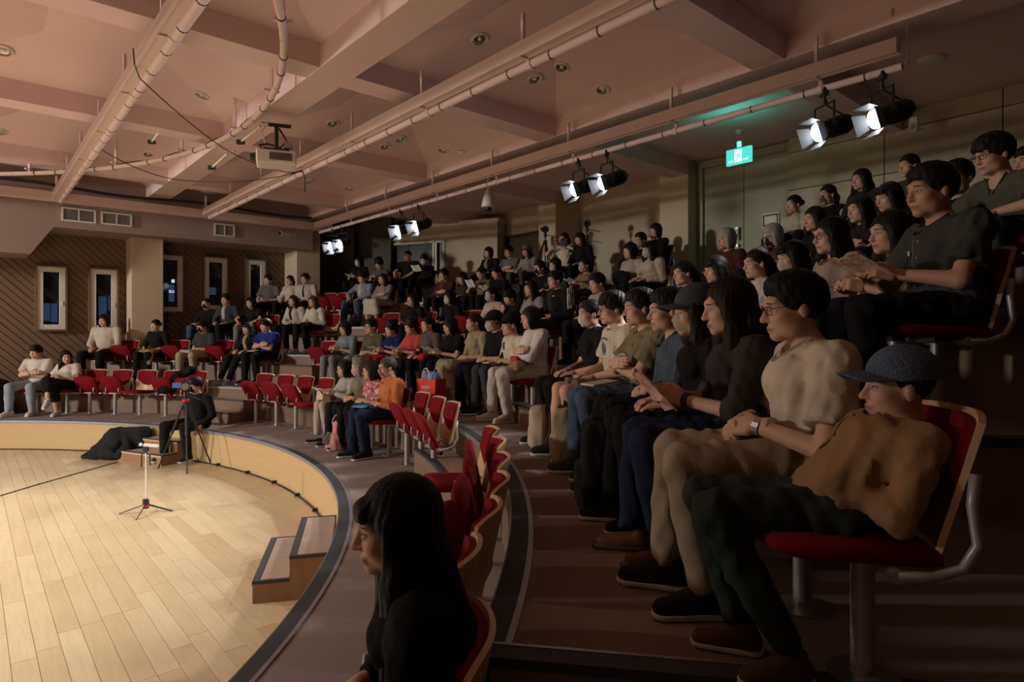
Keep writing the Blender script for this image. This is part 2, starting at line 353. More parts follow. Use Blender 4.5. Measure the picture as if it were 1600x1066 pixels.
# aisle steps inside the tiers: (tier, a0, a1, [(rise, depth)...])
def aisle_step(k, a0, a1, h, depth, lab):
    e = empty('aisle_step', pol(Rk(k)-depth/2, (a0+a1)/2, Zk(k-1))); z0 = Zk(k-1); L = e.location
    mb = ringstrip(Rk(k)-depth, Rk(k)+.0, a0, a1, z0, z0+h-.02, 8); mb.v = [tuple(Vector(v)-L) for v in mb.v]; part('riser', mb, 'riser_brown', e)
    mb = ringstrip(Rk(k)-depth+.06, Rk(k), a0, a1, z0+h-.02, z0+h, 8); mb.v = [tuple(Vector(v)-L) for v in mb.v]; part('tread', mb, 'step_top', e)
    mb = ringstrip(Rk(k)-depth-.01, Rk(k)-depth+.06, a0, a1, z0+h-.022, z0+h+.003, 8); mb.v = [tuple(Vector(v)-L) for v in mb.v]; part('nosing', mb, 'rubber', e)
    struct(e, lab)
for k, a0, a1 in ((1, 60.8, 67), (2, 58.7, 65.2), (3, 54, 59.6), (4, 52, 57)):
    aisle_step(k, a0, a1, .18, .56, 'lower brown step of the far aisle stair'); aisle_step(k, a0, a1, .36, .28, 'upper brown step of the far aisle stair')
aisle_step(1, 9.8, 24.2, .27, .33, 'carpet topped step up from the ring between red chairs')
for k, a0, a1 in ((2, 17, 23.4), (3, 16, 21), (4, 15.5, 20)):
    aisle_step(k, a0, a1, .18, .50, 'lower brown step of the middle aisle stair'); aisle_step(k, a0, a1, .36, .26, 'upper brown step of the middle aisle stair')
# wooden step boxes standing on the stage
def step_box(name, loc, rz, W, label):
    e = tag(empty(name, loc, rz), label, 'steps')
    for i, (y0, y1, h) in enumerate(((0, .26, .165), (.26, .56, .33))):
        lo = .0 if i == 0 else 0.
        part('side_body', MB().box((0, (y0+y1)/2, h/2-.01), (W, y1-y0, h-.02)), 'step_side', e)
        part('tread', MB().box((0, (y0+y1)/2+.02, h-.01), (W-.05, y1-y0-.06, .022)), 'step_top', e)
        part('nosing', MB().box((0, y0+.022, h-.009), (W, .05, .024)), 'rubber', e)
        for s in (-1, 1): part('edge_strip', MB().box((s*(W/2-.012), (y0+y1)/2+.02, h-.009), (.026, y1-y0-.04, .0235)), 'rubber', e)
        part('front_strip', MB().box((0, y0-.002, h-.022), (W, .006, .02)), 'beech', e)
    return e
step_box('stage_steps', Vector((-2.03, 5.10, 0)), math.radians(-76.4), 1.02, 'wooden two step box with grey treads near the dark haired girl')
step_box('stage_steps', Vector((-5.70, 9.56, 0)), math.radians(-25.5), 1.03, 'wooden two step box beside the black cover on the stage')
# ------------------------------------------------------------------ walls
def wbox(mb, a0, a1, b0, b1, z0, z1):
    return mb.hexa([AB(a0, b0, z0), AB(a0, b1, z0), AB(a1, b1, z0), AB(a1, b0, z0), AB(a0, b0, z1), AB(a0, b1, z1), AB(a1, b1, z1), AB(a1, b0, z1)])
ZC, ZB = 5.0, 4.75
AW, BW = 15.7, 10.2
rzB = math.atan2(B[1], B[0]); rzA = math.atan2(A[1], A[0])
wl = struct(part('wall_left', wbox(MB(), AW, AW+.2, -14, 13, 0, 5.6), 'dark_wood'), 'back wall clad in diagonal wooden boards')
struct(part('wall_right', wbox(MB(), -9, AW+.2, BW, BW+.2, 0, 5.6), 'wall_paint'), 'beige wall behind the top row')
struct(part('wall_rear', wbox(MB(), -9.2, -9, -14, 13, 0, 5.6), 'wall_dark'), 'dark wall behind the photographer')
struct(part('wall_stage', wbox(MB(), -9, AW+.2, -14.2, -14, 0, 5.6), 'wall_dark'), 'dark wall behind the stage')
# diagonal boards: falling to the right, each one a board
def boards(b0, b1, z0, z1, step=.158):
    w_ = step*math.cos(PI/4)-.012; c = z0+b0
    c = b0+z0; n = int((b1-b0+z1-z0)/step)
    for i in range(n+1):
        s = b0+z0+i*step                                    # line z + b = s
        lo, hi = max(b0, s-z1), min(b1, s-z0)
        if hi-lo < .12: continue
        L = (hi-lo)*math.sqrt(2); bc = (lo+hi)/2; zc_ = s-bc
        o = ob('board', board_me, None, wl); p = AB(AW-.012-.006*(i % 3), bc, zc_)
        o.matrix_world = Matrix.Translation(p) @ Matrix.Rotation(rzB, 4, 'Z') @ Matrix.Rotation(PI/4, 4, 'Y') @ Matrix.Diagonal((L-.10, 1, w_, 1))
board_me = MB().box((0, 0, 0), (1, .034, 1)).mesh('board'); board_me.materials.append(M['slat_wood'])
boards(-1.6, 2.62, .55, 4.12); boards(3.35, 6.25, 1.45, 4.12)
# bulkhead with slanted corner
bz = [(-14, 3.46), (.87, 3.46), (1.22, 4.0), (6.3, 4.0)]
mb = MB()
for (b0, z0), (b1, z1) in zip(bz, bz[1:]):
    mb.hexa([AB(14.6, b0, z0), AB(14.6, b1, z1), AB(AW, b1, z1), AB(AW, b0, z0), AB(14.6, b0, 5.4), AB(14.6, b1, 5.4), AB(AW, b1, 5.4), AB(AW, b0, 5.4)])
bh = struct(part('wall_bulkhead', mb, 'bulkhead_paint'), 'painted bulkhead above the boarded wall')
def column(a0, a1, b0, b1, z0, z1, lab, mat='wall_cream'):
    return struct(part('wall_column', wbox(MB(), a0, a1, b0, b1, z0, z1), mat, bevel=.012), lab)
column(15.08, AW, 2.57, 3.17, .4, 4.9, 'cream column between the windows of the boarded wall')
column(14.9, AW, 6.02, 6.62, .4, 5.2, 'cream column at the right end of the boarded wall')
column(9.45, 9.98, 9.44, BW, 1.5, 5.2, 'white column beside the tripod at the top row')
column(6.2, 6.80, 9.44, BW, 1.5, 5.2, 'cream pier beside the door')
def window(n, px0, px1, py0, py1, lit=None):
    P = [] 
    for px in (px0, px1): u = (px-800)/F; Y = AW/(A[0]*u+A[1]); P.append((u*Y*B[0]+Y*B[1], Y))
    (b0, Y0), (b1, Y1) = P; Ym = (Y0+Y1)/2; z1 = CZ-(py0-HY)/F*Ym; z0 = CZ-(py1-HY)/F*Ym
    e = struct(empty('window_%d' % n, AB(AW-.05, (b0+b1)/2, z0), rzB), 'narrow white framed night window in the boarded wall')
    W, Hh = b1-b0, z1-z0
    for (x, z, dx, dz) in ((-W/2+.05, Hh/2, .10, Hh), (W/2-.05, Hh/2, .10, Hh), (0, .05, W-.2, .10), (0, Hh-.05, W-.2, .10)):
        part('window_frame', MB().box((x, -.04, z), (dx, .10, dz)), 'white_metal', e, bevel=.006)
    for (x, z, dx, dz) in ((-W/2-.015, Hh/2, .03, Hh+.06), (W/2+.015, Hh/2, .03, Hh+.06), (0, -.015, W, .03), (0, Hh+.015, W, .03)):
        part('window_casing', MB().box((x, -.045, z), (dx, .13, dz)), 'slat_wood', e)
    part('night_outside', MB().box((0, .02, Hh/2), (W-.16, .01, Hh-.16)), 'dark_glass', e)
    part('pane', MB().box((0, -.035, Hh/2), (W-.19, .006, Hh-.19)), 'pane_glass', e)
    part('handle', MB().box((W/2-.05, -.10, Hh*.42), (.02, .03, .10)), 'white_metal', e)
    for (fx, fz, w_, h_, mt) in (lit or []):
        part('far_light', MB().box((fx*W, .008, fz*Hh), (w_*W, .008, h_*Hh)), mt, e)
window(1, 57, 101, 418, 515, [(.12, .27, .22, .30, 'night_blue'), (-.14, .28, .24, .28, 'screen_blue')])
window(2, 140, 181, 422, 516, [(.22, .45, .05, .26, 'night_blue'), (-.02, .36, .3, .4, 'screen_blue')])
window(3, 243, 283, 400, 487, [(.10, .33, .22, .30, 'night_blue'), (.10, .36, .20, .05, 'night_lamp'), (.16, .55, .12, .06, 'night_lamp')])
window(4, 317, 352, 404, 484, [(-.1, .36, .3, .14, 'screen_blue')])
window(5, 382, 411, 408, 486)
# grilles on the bulkhead
def grille(px0, px1, py0, py1, lab):
    u = ((px0+px1)/2-800)/F; Y = 14.6/(A[0]*u+A[1]); b = u*Y*B[0]+Y*B[1]; W = (px1-px0)/88.; z = CZ-((py0+py1)/2-HY)/F*Y; Hh = (py1-py0)/F*Y*.8
    e = tag(empty('air_grille', AB(14.59, b, z-Hh/2), rzB), lab, 'air vent', 'air vents on the bulkhead')
    part('backing', MB().box((0, -.002, Hh/2), (W, .006, Hh)), 'wall_dark', e)
    for (x, zz, dx, dz) in ((-W/2, Hh/2, .03, Hh+.03), (W/2, Hh/2, .03, Hh+.03), (0, 0, W, .03), (0, Hh, W, .03), (0, Hh/2, .02, Hh)): part('grille_frame', MB().box((x, -.015, zz), (dx, .03, dz)), 'white_metal', e)
    for i in range(1, 24):
        if i != 12: part('grille_bar', MB().box((-W/2+W*i/24, -.012, Hh/2), (.007, .012, Hh)), 'grey_metal', e)
grille(100, 146, 325, 349, 'white framed air vent above the leftmost night window'); grille(160, 204, 332, 354, 'white framed air vent just left of the cream column'); grille(333, 368, 349, 371, 'white framed air vent right of the cream column')
# control booth, tangent to the rows
TH = math.radians(66.5); NB = np.array([math.cos(TH), math.sin(TH)]); TB = np.array([math.sin(TH), -math.cos(TH)]); DB = 14.25
def booth(px, off=0.):
    u = (px-800)/F; d = DB+off+NB @ C; Y = d/(NB[0]*u+NB[1]); return np.array([u*Y, Y])
def bt(px): return float((booth(px)-C) @ TB)
x0, x1 = bt(585), bt(777); bo = C+NB*DB; rzT = math.atan2(TB[1], TB[0])
e = struct(empty('wall_booth', (bo[0], bo[1], Zk(4)), rzT), 'cream control booth with a wide window')
g0, g1, h0, h1 = bt(600), bt(678), .78, 1.66; s0, s1 = bt(682), bt(694); HB = 2.05
for (xa, xb, za, zb) in ((x0, g0, 0, HB), (g0, s1, 0, h0), (g0, s1, h1, HB), (g1, s0, h0, h1), (s1, x1, 0, HB)): part('booth_wall', MB().box(((xa+xb)/2, .1, (za+zb)/2), (xb-xa, .2, zb-za)), 'wall_paint', e)
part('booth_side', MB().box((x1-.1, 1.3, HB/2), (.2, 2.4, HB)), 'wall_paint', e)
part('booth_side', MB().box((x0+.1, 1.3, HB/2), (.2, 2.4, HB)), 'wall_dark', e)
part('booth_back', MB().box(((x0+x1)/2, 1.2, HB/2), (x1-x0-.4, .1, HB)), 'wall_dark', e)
part('booth_roof', MB().box(((x0+x1)/2, 1.3, HB+.05), (x1-x0+.05, 2.6, .1)), 'ceiling_paint', e)
for a_, b_ in ((g0, g1), (s0, s1)):
    part('pane', MB().box(((a_+b_)/2, .06, (h0+h1)/2), (b_-a_, .01, h1-h0)), 'grey_pane', e)
    for (xc, zc_, dx, dz) in ((a_, (h0+h1)/2, .05, h1-h0+.1), (b_, (h0+h1)/2, .05, h1-h0+.1), ((a_+b_)/2, h0, b_-a_, .05), ((a_+b_)/2, h1, b_-a_, .05)): part('window_frame', MB().box((xc, -.01, zc_), (dx, .06, dz)), 'white_metal', e)
part('mullion', MB().box((g0+(g1-g0)*.48, .05, (h0+h1)/2), (.02, .03, h1-h0)), 'black_metal', e)
# dark entrance left of the booth
u = (515-800)/F
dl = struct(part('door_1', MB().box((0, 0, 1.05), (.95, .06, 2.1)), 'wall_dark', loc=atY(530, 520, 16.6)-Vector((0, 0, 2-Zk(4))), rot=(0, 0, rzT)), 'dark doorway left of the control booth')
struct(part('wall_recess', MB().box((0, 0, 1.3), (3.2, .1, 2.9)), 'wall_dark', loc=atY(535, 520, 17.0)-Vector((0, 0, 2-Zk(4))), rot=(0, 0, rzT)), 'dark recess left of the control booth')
struct(part('door_2', wbox(MB(), 10.6, 12.0, BW-.06, BW, Zk(4), Zk(4)+1.75), 'dark_wood'), 'dark wooden door at the top row beside the booth')
# right: double door and acoustic panels
e = struct(empty('door_3', AB(5.34, 9.8, Zk(4)), rzA), 'olive double door below the exit sign')
zt = 2.22
for i, (a0, a1) in enumerate(((-.74, -.006), (.006, .74))):
    d = part('door_leaf', MB().box(((a0+a1)/2, .02, zt/2), (a1-a0, .05, zt)), 'door_paint', e, bevel=.004)
    if i == 1: pass
hd = part('door_handle', MB().box((.09, .10, 1.0), (.05, .025, .22)).tube([(.09, .11, 1.06), (.09, .15, 1.06), (.09, .15, .90), (.09, .11, .90)], .012, 6), 'steel', e); part('lock', MB().box((.09, .10, .80), (.04, .02, .05)), 'steel', e)
for o_ in (hd,): pass
for (x, z, dx, dz) in ((-.79, zt/2, .09, zt+.1), (.79, zt/2, .09, zt+.1), (0, zt+.06, 1.67, .12)): part('door_frame', MB().box((x, .03, z), (dx, .14, dz)), 'door_paint', e)
struct(part('wall_right.001', wbox(MB(), 4.45, 6.25, 9.86, BW, 1.5, 5.4), 'wall_paint'), 'wall holding the double door')
wp_ = struct(part('wall_panel', wbox(MB(), -9, 4.52, 9.62, BW, 1.5, 5.4), 'wall_dark'), 'beige wall of acoustic panels')
def panel(a0, a1, z0, z1, mat):
    me = MB().box((0, 0, 0), (a1-a0-.012, .024, z1-z0-.012)).mesh('p', bevel=.003); ob('panel', me, mat, wp_).matrix_world = Matrix.Translation(AB((a0+a1)/2, 9.61, (z0+z1)/2)) @ Matrix.Rotation(rzA, 4, 'Z')
av = [4.52, 3.17, 1.85, .55, -.75, -2.05, -3.35, -4.65, -6]
for a1, a0 in zip(av, av[1:]):
    for z0, z1, mt in ((4.78, 5.02, 'wall_paint'), (4.20, 4.78, 'perforated'), (3.62, 4.20, 'wall_paint'), (2.62, 3.62, 'wall_paint'), (1.6, 2.62, 'wall_paint')): panel(a0, a1, z0, z1, mt)
# notice on the door
pd = AB(4.87, 9.735, 0); e = tag(part('notice', MB().box((0, 0, 0), (.285, .004, .23)), 'paper', loc=Vector((pd.x, pd.y, CZ+(520-344)/F*pd.y)), rot=(0, 0, rzA)), 'white notice with dark border taped to the olive door', 'notice')
for (x, z, dx, dz) in ((-.115, 0, .022, .18), (.115, 0, .022, .18), (0, .08, .25, .022), (0, -.08, .25, .022)): part('border', MB().box((x, .003, z), (dx, .003, dz)), 'wall_dark', e)
for i in range(4): part('text_line', MB().box((0, .003, .04-.026*i), (.15-.02*(i == 3), .002, .007)), 'grey_metal', e)
# ------------------------------------------------------------------ ceiling
GB = [(-7.6, -7.21), (-4.15, -3.76), (-.7, -.31), (2.75, 3.14), (6.2, 6.6)]; BA = [(-6.8+3.25*i, -6.8+3.25*i+.35) for i in range(7)]   # near faces at -.3, 2.95, 6.2, 9.45, 12.7
ceil = struct(part('ceiling', wbox(MB(), -9.2, AW+.2, -14.2, BW+.2, 5.5, 5.6), 'ceiling_paint'), 'painted concrete ceiling with coffers')
part('ceiling_slab', wbox(MB(), -9.2, AW, 6.4, BW+.2, ZC+.02, ZC+.1), 'ceiling_paint', ceil)
part('ceiling_slab', wbox(MB(), -9.2, AW, -14.2, -7.6, ZC+.02, ZC+.1), 'ceiling_paint', ceil)
for a0, a1 in BA: part('cross_beam', wbox(MB(), a0, a1, -14, BW, ZB, ZC+.5), 'ceiling_paint', ceil)
for b0, b1 in GB: part('girder', wbox(MB(), -9.2, AW, b0, b1, ZB-.003, ZC+.5), 'ceiling_paint', ceil)
INS, UP = .95, .30
def coffer(a0, a1, b0, b1):
    o = [AB(a0, b0, ZC), AB(a0, b1, ZC), AB(a1, b1, ZC), AB(a1, b0, ZC)]; ins = min(INS, (a1-a0)*.32)
    i = [AB(a0+ins, b0+ins, ZC+UP), AB(a0+ins, b1-ins, ZC+UP), AB(a1-ins, b1-ins, ZC+UP), AB(a1-ins, b0+ins, ZC+UP)]
    mb = MB(); mb.add(o+i, [(0, 1, 5, 4)[::-1], (1, 2, 6, 5)[::-1], (2, 3, 7, 6)[::-1], (3, 0, 4, 7)[::-1], (4, 5, 6, 7)[::-1]])
    me = mb.mesh('coffer'); o_ = ob('coffer', me, 'ceiling_paint', ceil); md = o_.modifiers.new('t', 'SOLIDIFY'); md.thickness = .03; md.offset = -1
ga = [b for b in BA]; 
for (p0, p1) in zip(BA, BA[1:]+[(AW-1.0, AW)]):
    for (g0_, g1_) in zip(GB, GB[1:]): coffer(p0[1], p1[0], g0_[1], g1_[0])
def zceil(p):
    a = p.x*A[0]+p.y*A[1]; b = p.x*B[0]+p.y*B[1]
    for (q0, q1) in BA:
        if q0 <= a <= q1: return ZB
    for (q0, q1) in GB:
        if q0 <= b <= q1: return ZB
    if b > 6.6: return ZC+.02
    for p0, p1 in zip(BA, BA[1:]+[(AW-1, AW)]):
        if p0[1] < a < p1[0]:
            ins = min(INS, (p1[0]-p0[1])*.32)
            for g0_, g1_ in zip(GB, GB[1:]):
                if g0_[1] < b < g1_[0]:
                    d = min(a-p0[1], p1[0]-a, b-g0_[1], g1_[0]-b); return ZC+UP*min(1, d/ins)
    return ZC
def up_at(px, py):
    z = 4.7
    while z < 5.4:
        p = onz(px, py, z)
        if z >= zceil(p): return p
        z += .004
    return p
# recessed downlights and flat discs
can = MB().lathe([(.001, -.003), (.05, -.003), (.077, -.012), (.077, .01)], 20).mesh('can', True); can.materials.append(M['mirror_can'])
rim = MB().tube([(.090*math.cos(a_), .090*math.sin(a_), -.008) for a_ in np.linspace(0, 2*PI, 25)], .016, 8, False, .6).mesh('rim', True); rim.materials.append(M['white_metal'])
bulb = MB().lathe([(.001, -.016), (.022, -.012), (.026, -.004), (.001, 0)], 12).mesh('bulb', True); bulb.materials.append(M['white_plastic'])
for px, py, lab in ((5, 78, 'recessed downlight cut by the left picture edge'), (315, 148, 'recessed downlight between the left pipe and the curved pipe'), (750, 60, 'recessed downlight directly above the middle ceiling strut'), (878, 104, 'brightest recessed downlight right of the middle strut'), (836, 122, 'recessed downlight next to the brightest one'), (942, 139, 'recessed downlight near the right strut above the exit side'),
        (520, 192, 'recessed downlight just above the middle pipe near the projector'), (626, 217, 'recessed downlight right of the middle pipe in the second coffer'), (602, 228, 'small dim downlight left of the second coffer light'), (692, 234, 'dim downlight near the smoke detector'), (485, 283, 'recessed downlight below and right of the projector'), (545, 294, 'dim downlight in the third coffer'), (400, 318, 'recessed downlight near the far bulkhead'), (232, 240, 'dim downlight under the curved pipe'), (0, 205, 'dim downlight at the left edge in the second coffer'), (118, 282, 'dim downlight near the foot of the left strut'), (208, 143, 'tiny dim downlight behind the left pipe')):
    p = up_at(px, py); nx = -(zceil(p+Vector((.03, 0, 0)))-zceil(p-Vector((.03, 0, 0))))/.06; ny = -(zceil(p+Vector((0, .03, 0)))-zceil(p-Vector((0, .03, 0))))/.06
    e = tag(empty('downlight', p-Vector((0, 0, .006))), lab, 'ceiling light', 'recessed ceiling downlights'); nn = Vector((nx, ny, 1)).normalized() if abs(nx)+abs(ny) < 2 else Vector((0, 0, 1)); e.rotation_euler = nn.to_track_quat('Z', 'Y').to_euler(); ob('reflector', can, None, e); ob('rim', rim, None, e); ob('bulb', bulb, None, e)
disc = MB().lathe([(.001, -.035), (.10, -.035), (.135, -.022), (.14, 0), (.001, 0)], 24).mesh('disc', True); disc.materials.append(M['white_plastic'])
for px, py, lab in ((1456, 91, 'flat white ceiling disc light above the rear panel wall'), (1192, 166, 'flat white ceiling disc right of the exit sign'), (1053, 205, 'flat white ceiling disc left of the exit sign'), (828, 269, 'flat white ceiling disc over the middle rows'), (910, 245, 'flat white ceiling disc behind the middle spotlights'), (1078, 168, 'flat ceiling disc half hidden by the right pipe'), (325, 300, 'white ceiling disc near the far end of the middle strut'), (678, 313, 'flat ceiling disc near the dome camera')):
    p = up_at(px, py); ob_ = ob('ceiling_disc', disc, None, None, p); tag(ob_, lab, 'ceiling light', 'flat white ceiling discs')
det = MB().lathe([(.001, -.07), (.03, -.07), (.045, -.045), (.06, -.03), (.065, 0)], 18).mesh('det', True); det.materials.append(M['white_plastic'])
for px, py, lab in ((722, 236, 'white smoke detector in the second coffer'), (1155, 203, 'white smoke detector lit green by the exit sign')): tag(ob('smoke_detector', det, None, None, up_at(px, py)), lab, 'smoke detector')
# struts with pipes below them, running along A
ZS = 4.5
def strut(b, a0, a1, lab, pz=-.10, pr=.040):
    e = tag(empty('lighting_strut', AB((a0+a1)/2, b, ZS), rzA), lab, 'lighting bar'); L = a1-a0
    part('channel', MB().box((0, 0, 0), (L, .105, .12)), 'strut_paint', e, bevel=.006)
    part('lip', MB().box((0, .042, -.065), (L, .02, .012)), 'strut_paint', e); part('lip', MB().box((0, -.042, -.065), (L, .02, .012)), 'strut_paint', e)
    part('pipe', MB().tube([(-L/2, -.095, pz), (L/2, -.095, pz)], pr, 12), 'strut_paint', e, smooth=True)
    for a in np.arange(-L/2+.7, L/2, 1.63):
        part('hanger', MB().box((a, 0, .19), (.03, .03, .27)).box((a, -.02, -.07), (.035, .14, .014)).box((a, -.095, pz/2-.03), (.035, .014, abs(pz)*.8)), 'strut_paint', e)
        part('clamp', MB().tube([(a-.025, -.095, pz), (a+.025, -.095, pz)], pr+.009, 10), 'strut_paint', e)
    for a in np.arange(-L/2+.3, L/2, .55): part('cable_tie', MB().tube([(a-.006, -.095, pz), (a+.006, -.095, pz)], pr+.004, 10), 'black_plastic', e)
    return e
strut(1.20, -8, 14.25, 'painted ceiling strut and pipe on the left side', -.055, .046); strut(3.7, -8, 13.95, 'painted ceiling strut and pipe through the middle of the ceiling'); strut(6.1, 1.9, 13.95, 'painted ceiling strut and pipe carrying the lit spotlights', -.16, .034)
strut(-1.2, -8, 14.25, 'painted ceiling strut left of the picture')
x = tag(part('wall_strut', wbox(MB(), 14.12, 14.30, -14, 6.6, 4.42, 4.58), 'strut_paint'), 'painted channel along the far bulkhead', 'lighting bar')
part('cable_bundle', MB().tube([AB(14.0, b, 4.66+.03*math.sin(b*2.1)) for b in np.linspace(-2, 6, 40)], .03, 8), 'black_plastic', x, smooth=True)
# curved pipe above the stage edge
e = tag(empty('curved_pipe', pol(6.95, 50, 4.6)), 'curved painted lighting pipe sweeping across the left ceiling', 'lighting bar'); L = e.location
part('pipe', MB().tube([pol(6.95, d, 4.6)-L for d in np.linspace(-25, 140, 110)], .034, 10), 'strut_paint', e, smooth=True)
for i, d in enumerate(np.linspace(-20, 125, 46)): part('cable_tie', MB().tube([pol(6.95, d-.06, 4.6)-L, pol(6.95, d+.06, 4.6)-L], .040, 10), 'black_plastic' if i % 3 else 'strut_paint', e)
for d in (3, 17, 31, 44, 57, 70, 84): part('hanger', MB().box(pol(6.95, d, 4.86)-L, (.03, .03, .5)).box(pol(6.95, d, 4.66)-L, (.16, .03, .02), math.radians(d)), 'strut_paint', e)
part('loose_cable', MB().tube([pol(6.95, d, 4.6+.05*abs(math.sin(d*.35)))-L for d in np.linspace(10, 95, 140)], .008, 5), 'black_plastic', e, smooth=True)
# ------------------------------------------------------------------ spotlights with barn doors
sp_body = MB().lathe([(.001, -.30), (.07, -.30), (.085, -.27), (.085, .02), (.10, .03), (.10, .07), (.001, .07)], 20).mesh('body', True, 0, .6)
sp_lens = MB().lathe([(.001, .078), (.088, .078), (.090, .068), (.001, .068)], 20).mesh('lens')
sp_yoke = MB().tube([(-.13, 0, -.02), (-.13, 0, .24), (.13, 0, .24), (.13, 0, -.02)], .012, 6).tube([(0, 0, .24), (0, 0, .36)], .014, 8).mesh('yoke')
sp_fins = MB()
for i in range(6): sp_fins.lathe([(.088, -.24+.03*i), (.095, -.24+.03*i), (.095, -.23+.03*i), (.088, -.23+.03*i)], 16)
sp_fins = sp_fins.mesh('fins')
dr = MB().hexa([(-.07, 0, 0), (.07, 0, 0), (.07, .004, 0), (-.07, .004, 0), (-.10, 0, .115), (.10, 0, .115), (.10, .004, .115), (-.10, .004, .115)]).mesh('door')
for m_, n_ in ((sp_body, 'black_metal'), (sp_lens, 'lamp_lens'), (sp_yoke, 'black_metal'), (sp_fins, 'black_metal'), (dr, 'barn_grey')): m_.materials.append(M[n_])
def spotlight(a, b, zpipe, target, lab, power, on=True, size=62):
    p = AB(a, b, zpipe); e = tag(empty('stage_spotlight', p), lab, 'spotlight', 'spotlights on the ceiling bars')
    c = p-Vector((0, 0, .37)); d = (Vector(target)-c).normalized(); yaw = math.atan2(d.y, d.x)-PI/2; pit = math.asin(d.z)
    Rz_ = Matrix.Rotation(yaw, 4, 'Z'); Mh = Matrix.Translation(c-p) @ Rz_ @ Matrix.Rotation(pit, 4, 'X') @ Matrix.Rotation(-PI/2, 4, 'X')   # local +Z -> aim
    y = ob('yoke', sp_yoke, None, e); y.matrix_local = Matrix.Translation(c-p) @ Rz_
    part('clamp', MB().box((0, 0, -.005), (.05, .09, .07)), 'black_metal', e)
    bd = ob('housing', sp_body, None, e); bd.matrix_local = Mh
    f = ob('cooling_fins', sp_fins, None, e); f.matrix_local = Mh
    l = ob('lens', sp_lens, None, e); l.matrix_local = Mh
    for i in range(4): o = ob('barn_door', dr, None, e); o.matrix_local = Mh @ Matrix.Rotation(PI/2*i, 4, 'Z') @ Matrix.Translation((0, -.10, .07)) @ Matrix.Rotation(math.radians(22), 4, 'X')
    part('power_cable', MB().tube([Mh @ Vector((0, 0, -.30)), Mh @ Vector((.05, .02, -.42)), Vector((.06, .05, -.12)), Vector((0, .03, .02))], .008, 6), 'black_plastic', e, smooth=True)
    spot_lamp('spotlight_lamp', c+d*.24, target, power, RIGCOL, size, .5, .07)
PB, PZ = 6.1+.095, ZS-.16-.03
tg = (-7.6, 3.6, 0)
def a_of(px, b, z): 
    u = (px-800)/F; Y = b/(B[0]*u+B[1]); return (A[0]*u+A[1])*Y
for px, lab in ((1262, 'lit spotlight with barn doors at left of the nearest pair'), (1352, 'lit spotlight with barn doors at right of the nearest pair'), (878, 'lit spotlight at left of the middle pair'), (922, 'lit spotlight at right of the middle pair'), (600, 'lit spotlight at left of the third pair'), (628, 'lit spotlight at right of the third pair'), (494, 'lit spotlight at left of the farthest pair'), (508, 'lit spotlight at right of the farthest pair')):
    spotlight(a_of(px+26, PB, PZ), PB, PZ, tg, lab, RIG_POWER)
# housings of the stage lamps that hang outside the picture
for (p, t, pw, sz, bl, lab) in KEYS:
    e = tag(empty('stage_flood', p), lab, 'spotlight', 'stage floods over the stage'); d = (Vector(t)-Vector(p)).normalized()
    o = ob('housing', sp_body, None, e); o.matrix_local = d.to_track_quat('Z', 'Y').to_matrix().to_4x4() @ Matrix.Translation((0, 0, -.24))
# ------------------------------------------------------------------ projector and other ceiling gear
pp = pol(6.95, 39, 4.6); hp_ = atY(432, 250, 7.75)
e = tag(empty('projector', hp_, math.radians(20)), 'white projector hanging from the curved ceiling pipe', 'projector')
part('case', MB().box((0, 0, 0), (.46, .36, .16)), 'white_plastic', e, bevel=.02); part('vent', MB().box((.05, -.182, .0), (.26, .006, .09)), 'grey_metal', e)
for i in range(8): part('vent_slat', MB().box((.05, -.187, -.04+.0115*i), (.26, .005, .004)), 'black_plastic', e)
part('lens', MB().lathe([(.001, .05), (.045, .05), (.055, 0), (.055, -.06)], 16, (-.25, -.05, 0), Matrix.Rotation(-PI/2, 3, 'Y')), 'black_plastic', e); part('top_plate', MB().box((0, 0, .10), (.30, .24, .025)), 'black_metal', e)
part('mount_pole', MB().tube([(0, 0, .1), (0, 0, .42)], .024, 10).box((0, 0, .43), (.34, .06, .03)), 'black_metal', e)
part('cable_loop', MB().tube([(-.17, 0, .12), (-.2, .02, .17), (-.1, .04, .2), (.05, .05, .17), (.12, 0, .25), (.03, .03, .40)], .012, 6), 'black_plastic', e, smooth=True); part('adapter', MB().box((.14, -.02, .19), (.1, .07, .08)), 'grey_metal', e)
part('white_cable', MB().tube([(-.1, .02, .44), (-.17, .0, .34), (-.13, 0, .2)], .007, 6), 'white_plastic', e, smooth=True)
def stick(px, py, px2, py2, Y, lab):
    p, q = atY(px, py, Y), atY(px2, py2, Y+.25); e = tag(empty('hanging_microphone', p), lab, 'microphone', 'stick microphones on the curved pipe')
    part('rod', MB().tube([Vector((0, 0, 0)), q-p], .013, 8), 'white_plastic', e); part('head', MB().box(q-p, (.09, .05, .05)), 'black_plastic', e); part('bracket', MB().box((0, 0, .03), (.2, .05, .02)), 'strut_paint', e)
stick(406, 198, 376, 222, 7.6, 'white stick microphone under the curved pipe near the projector'); stick(355, 240, 331, 262, 8.4, 'white stick microphone pointing down left of the projector'); stick(250, 205, 237, 222, 8.6, 'short stick microphone on the beam at left')
def wire(pts, r, lab): tag(part('hanging_cable', MB().tube(pts, r, 6), 'black_plastic', smooth=True), lab, 'cable')
def sag(p, q, s, n=14): return [Vector(p).lerp(Vector(q), i/n)-Vector((0, 0, s*4*(i/n)*(1-i/n))) for i in range(n+1)]
wire([atY(208, 76, 5.75), atY(210, 100, 5.7)]+sag(atY(218, 122, 5.75), atY(350, 232, 7.7), .03)+sag(atY(350, 232, 7.7), atY(455, 270, 9.2), .05)+[atY(476, 268, 9.3)], .006, 'long thin black cable slung from the left pipe to the projector')
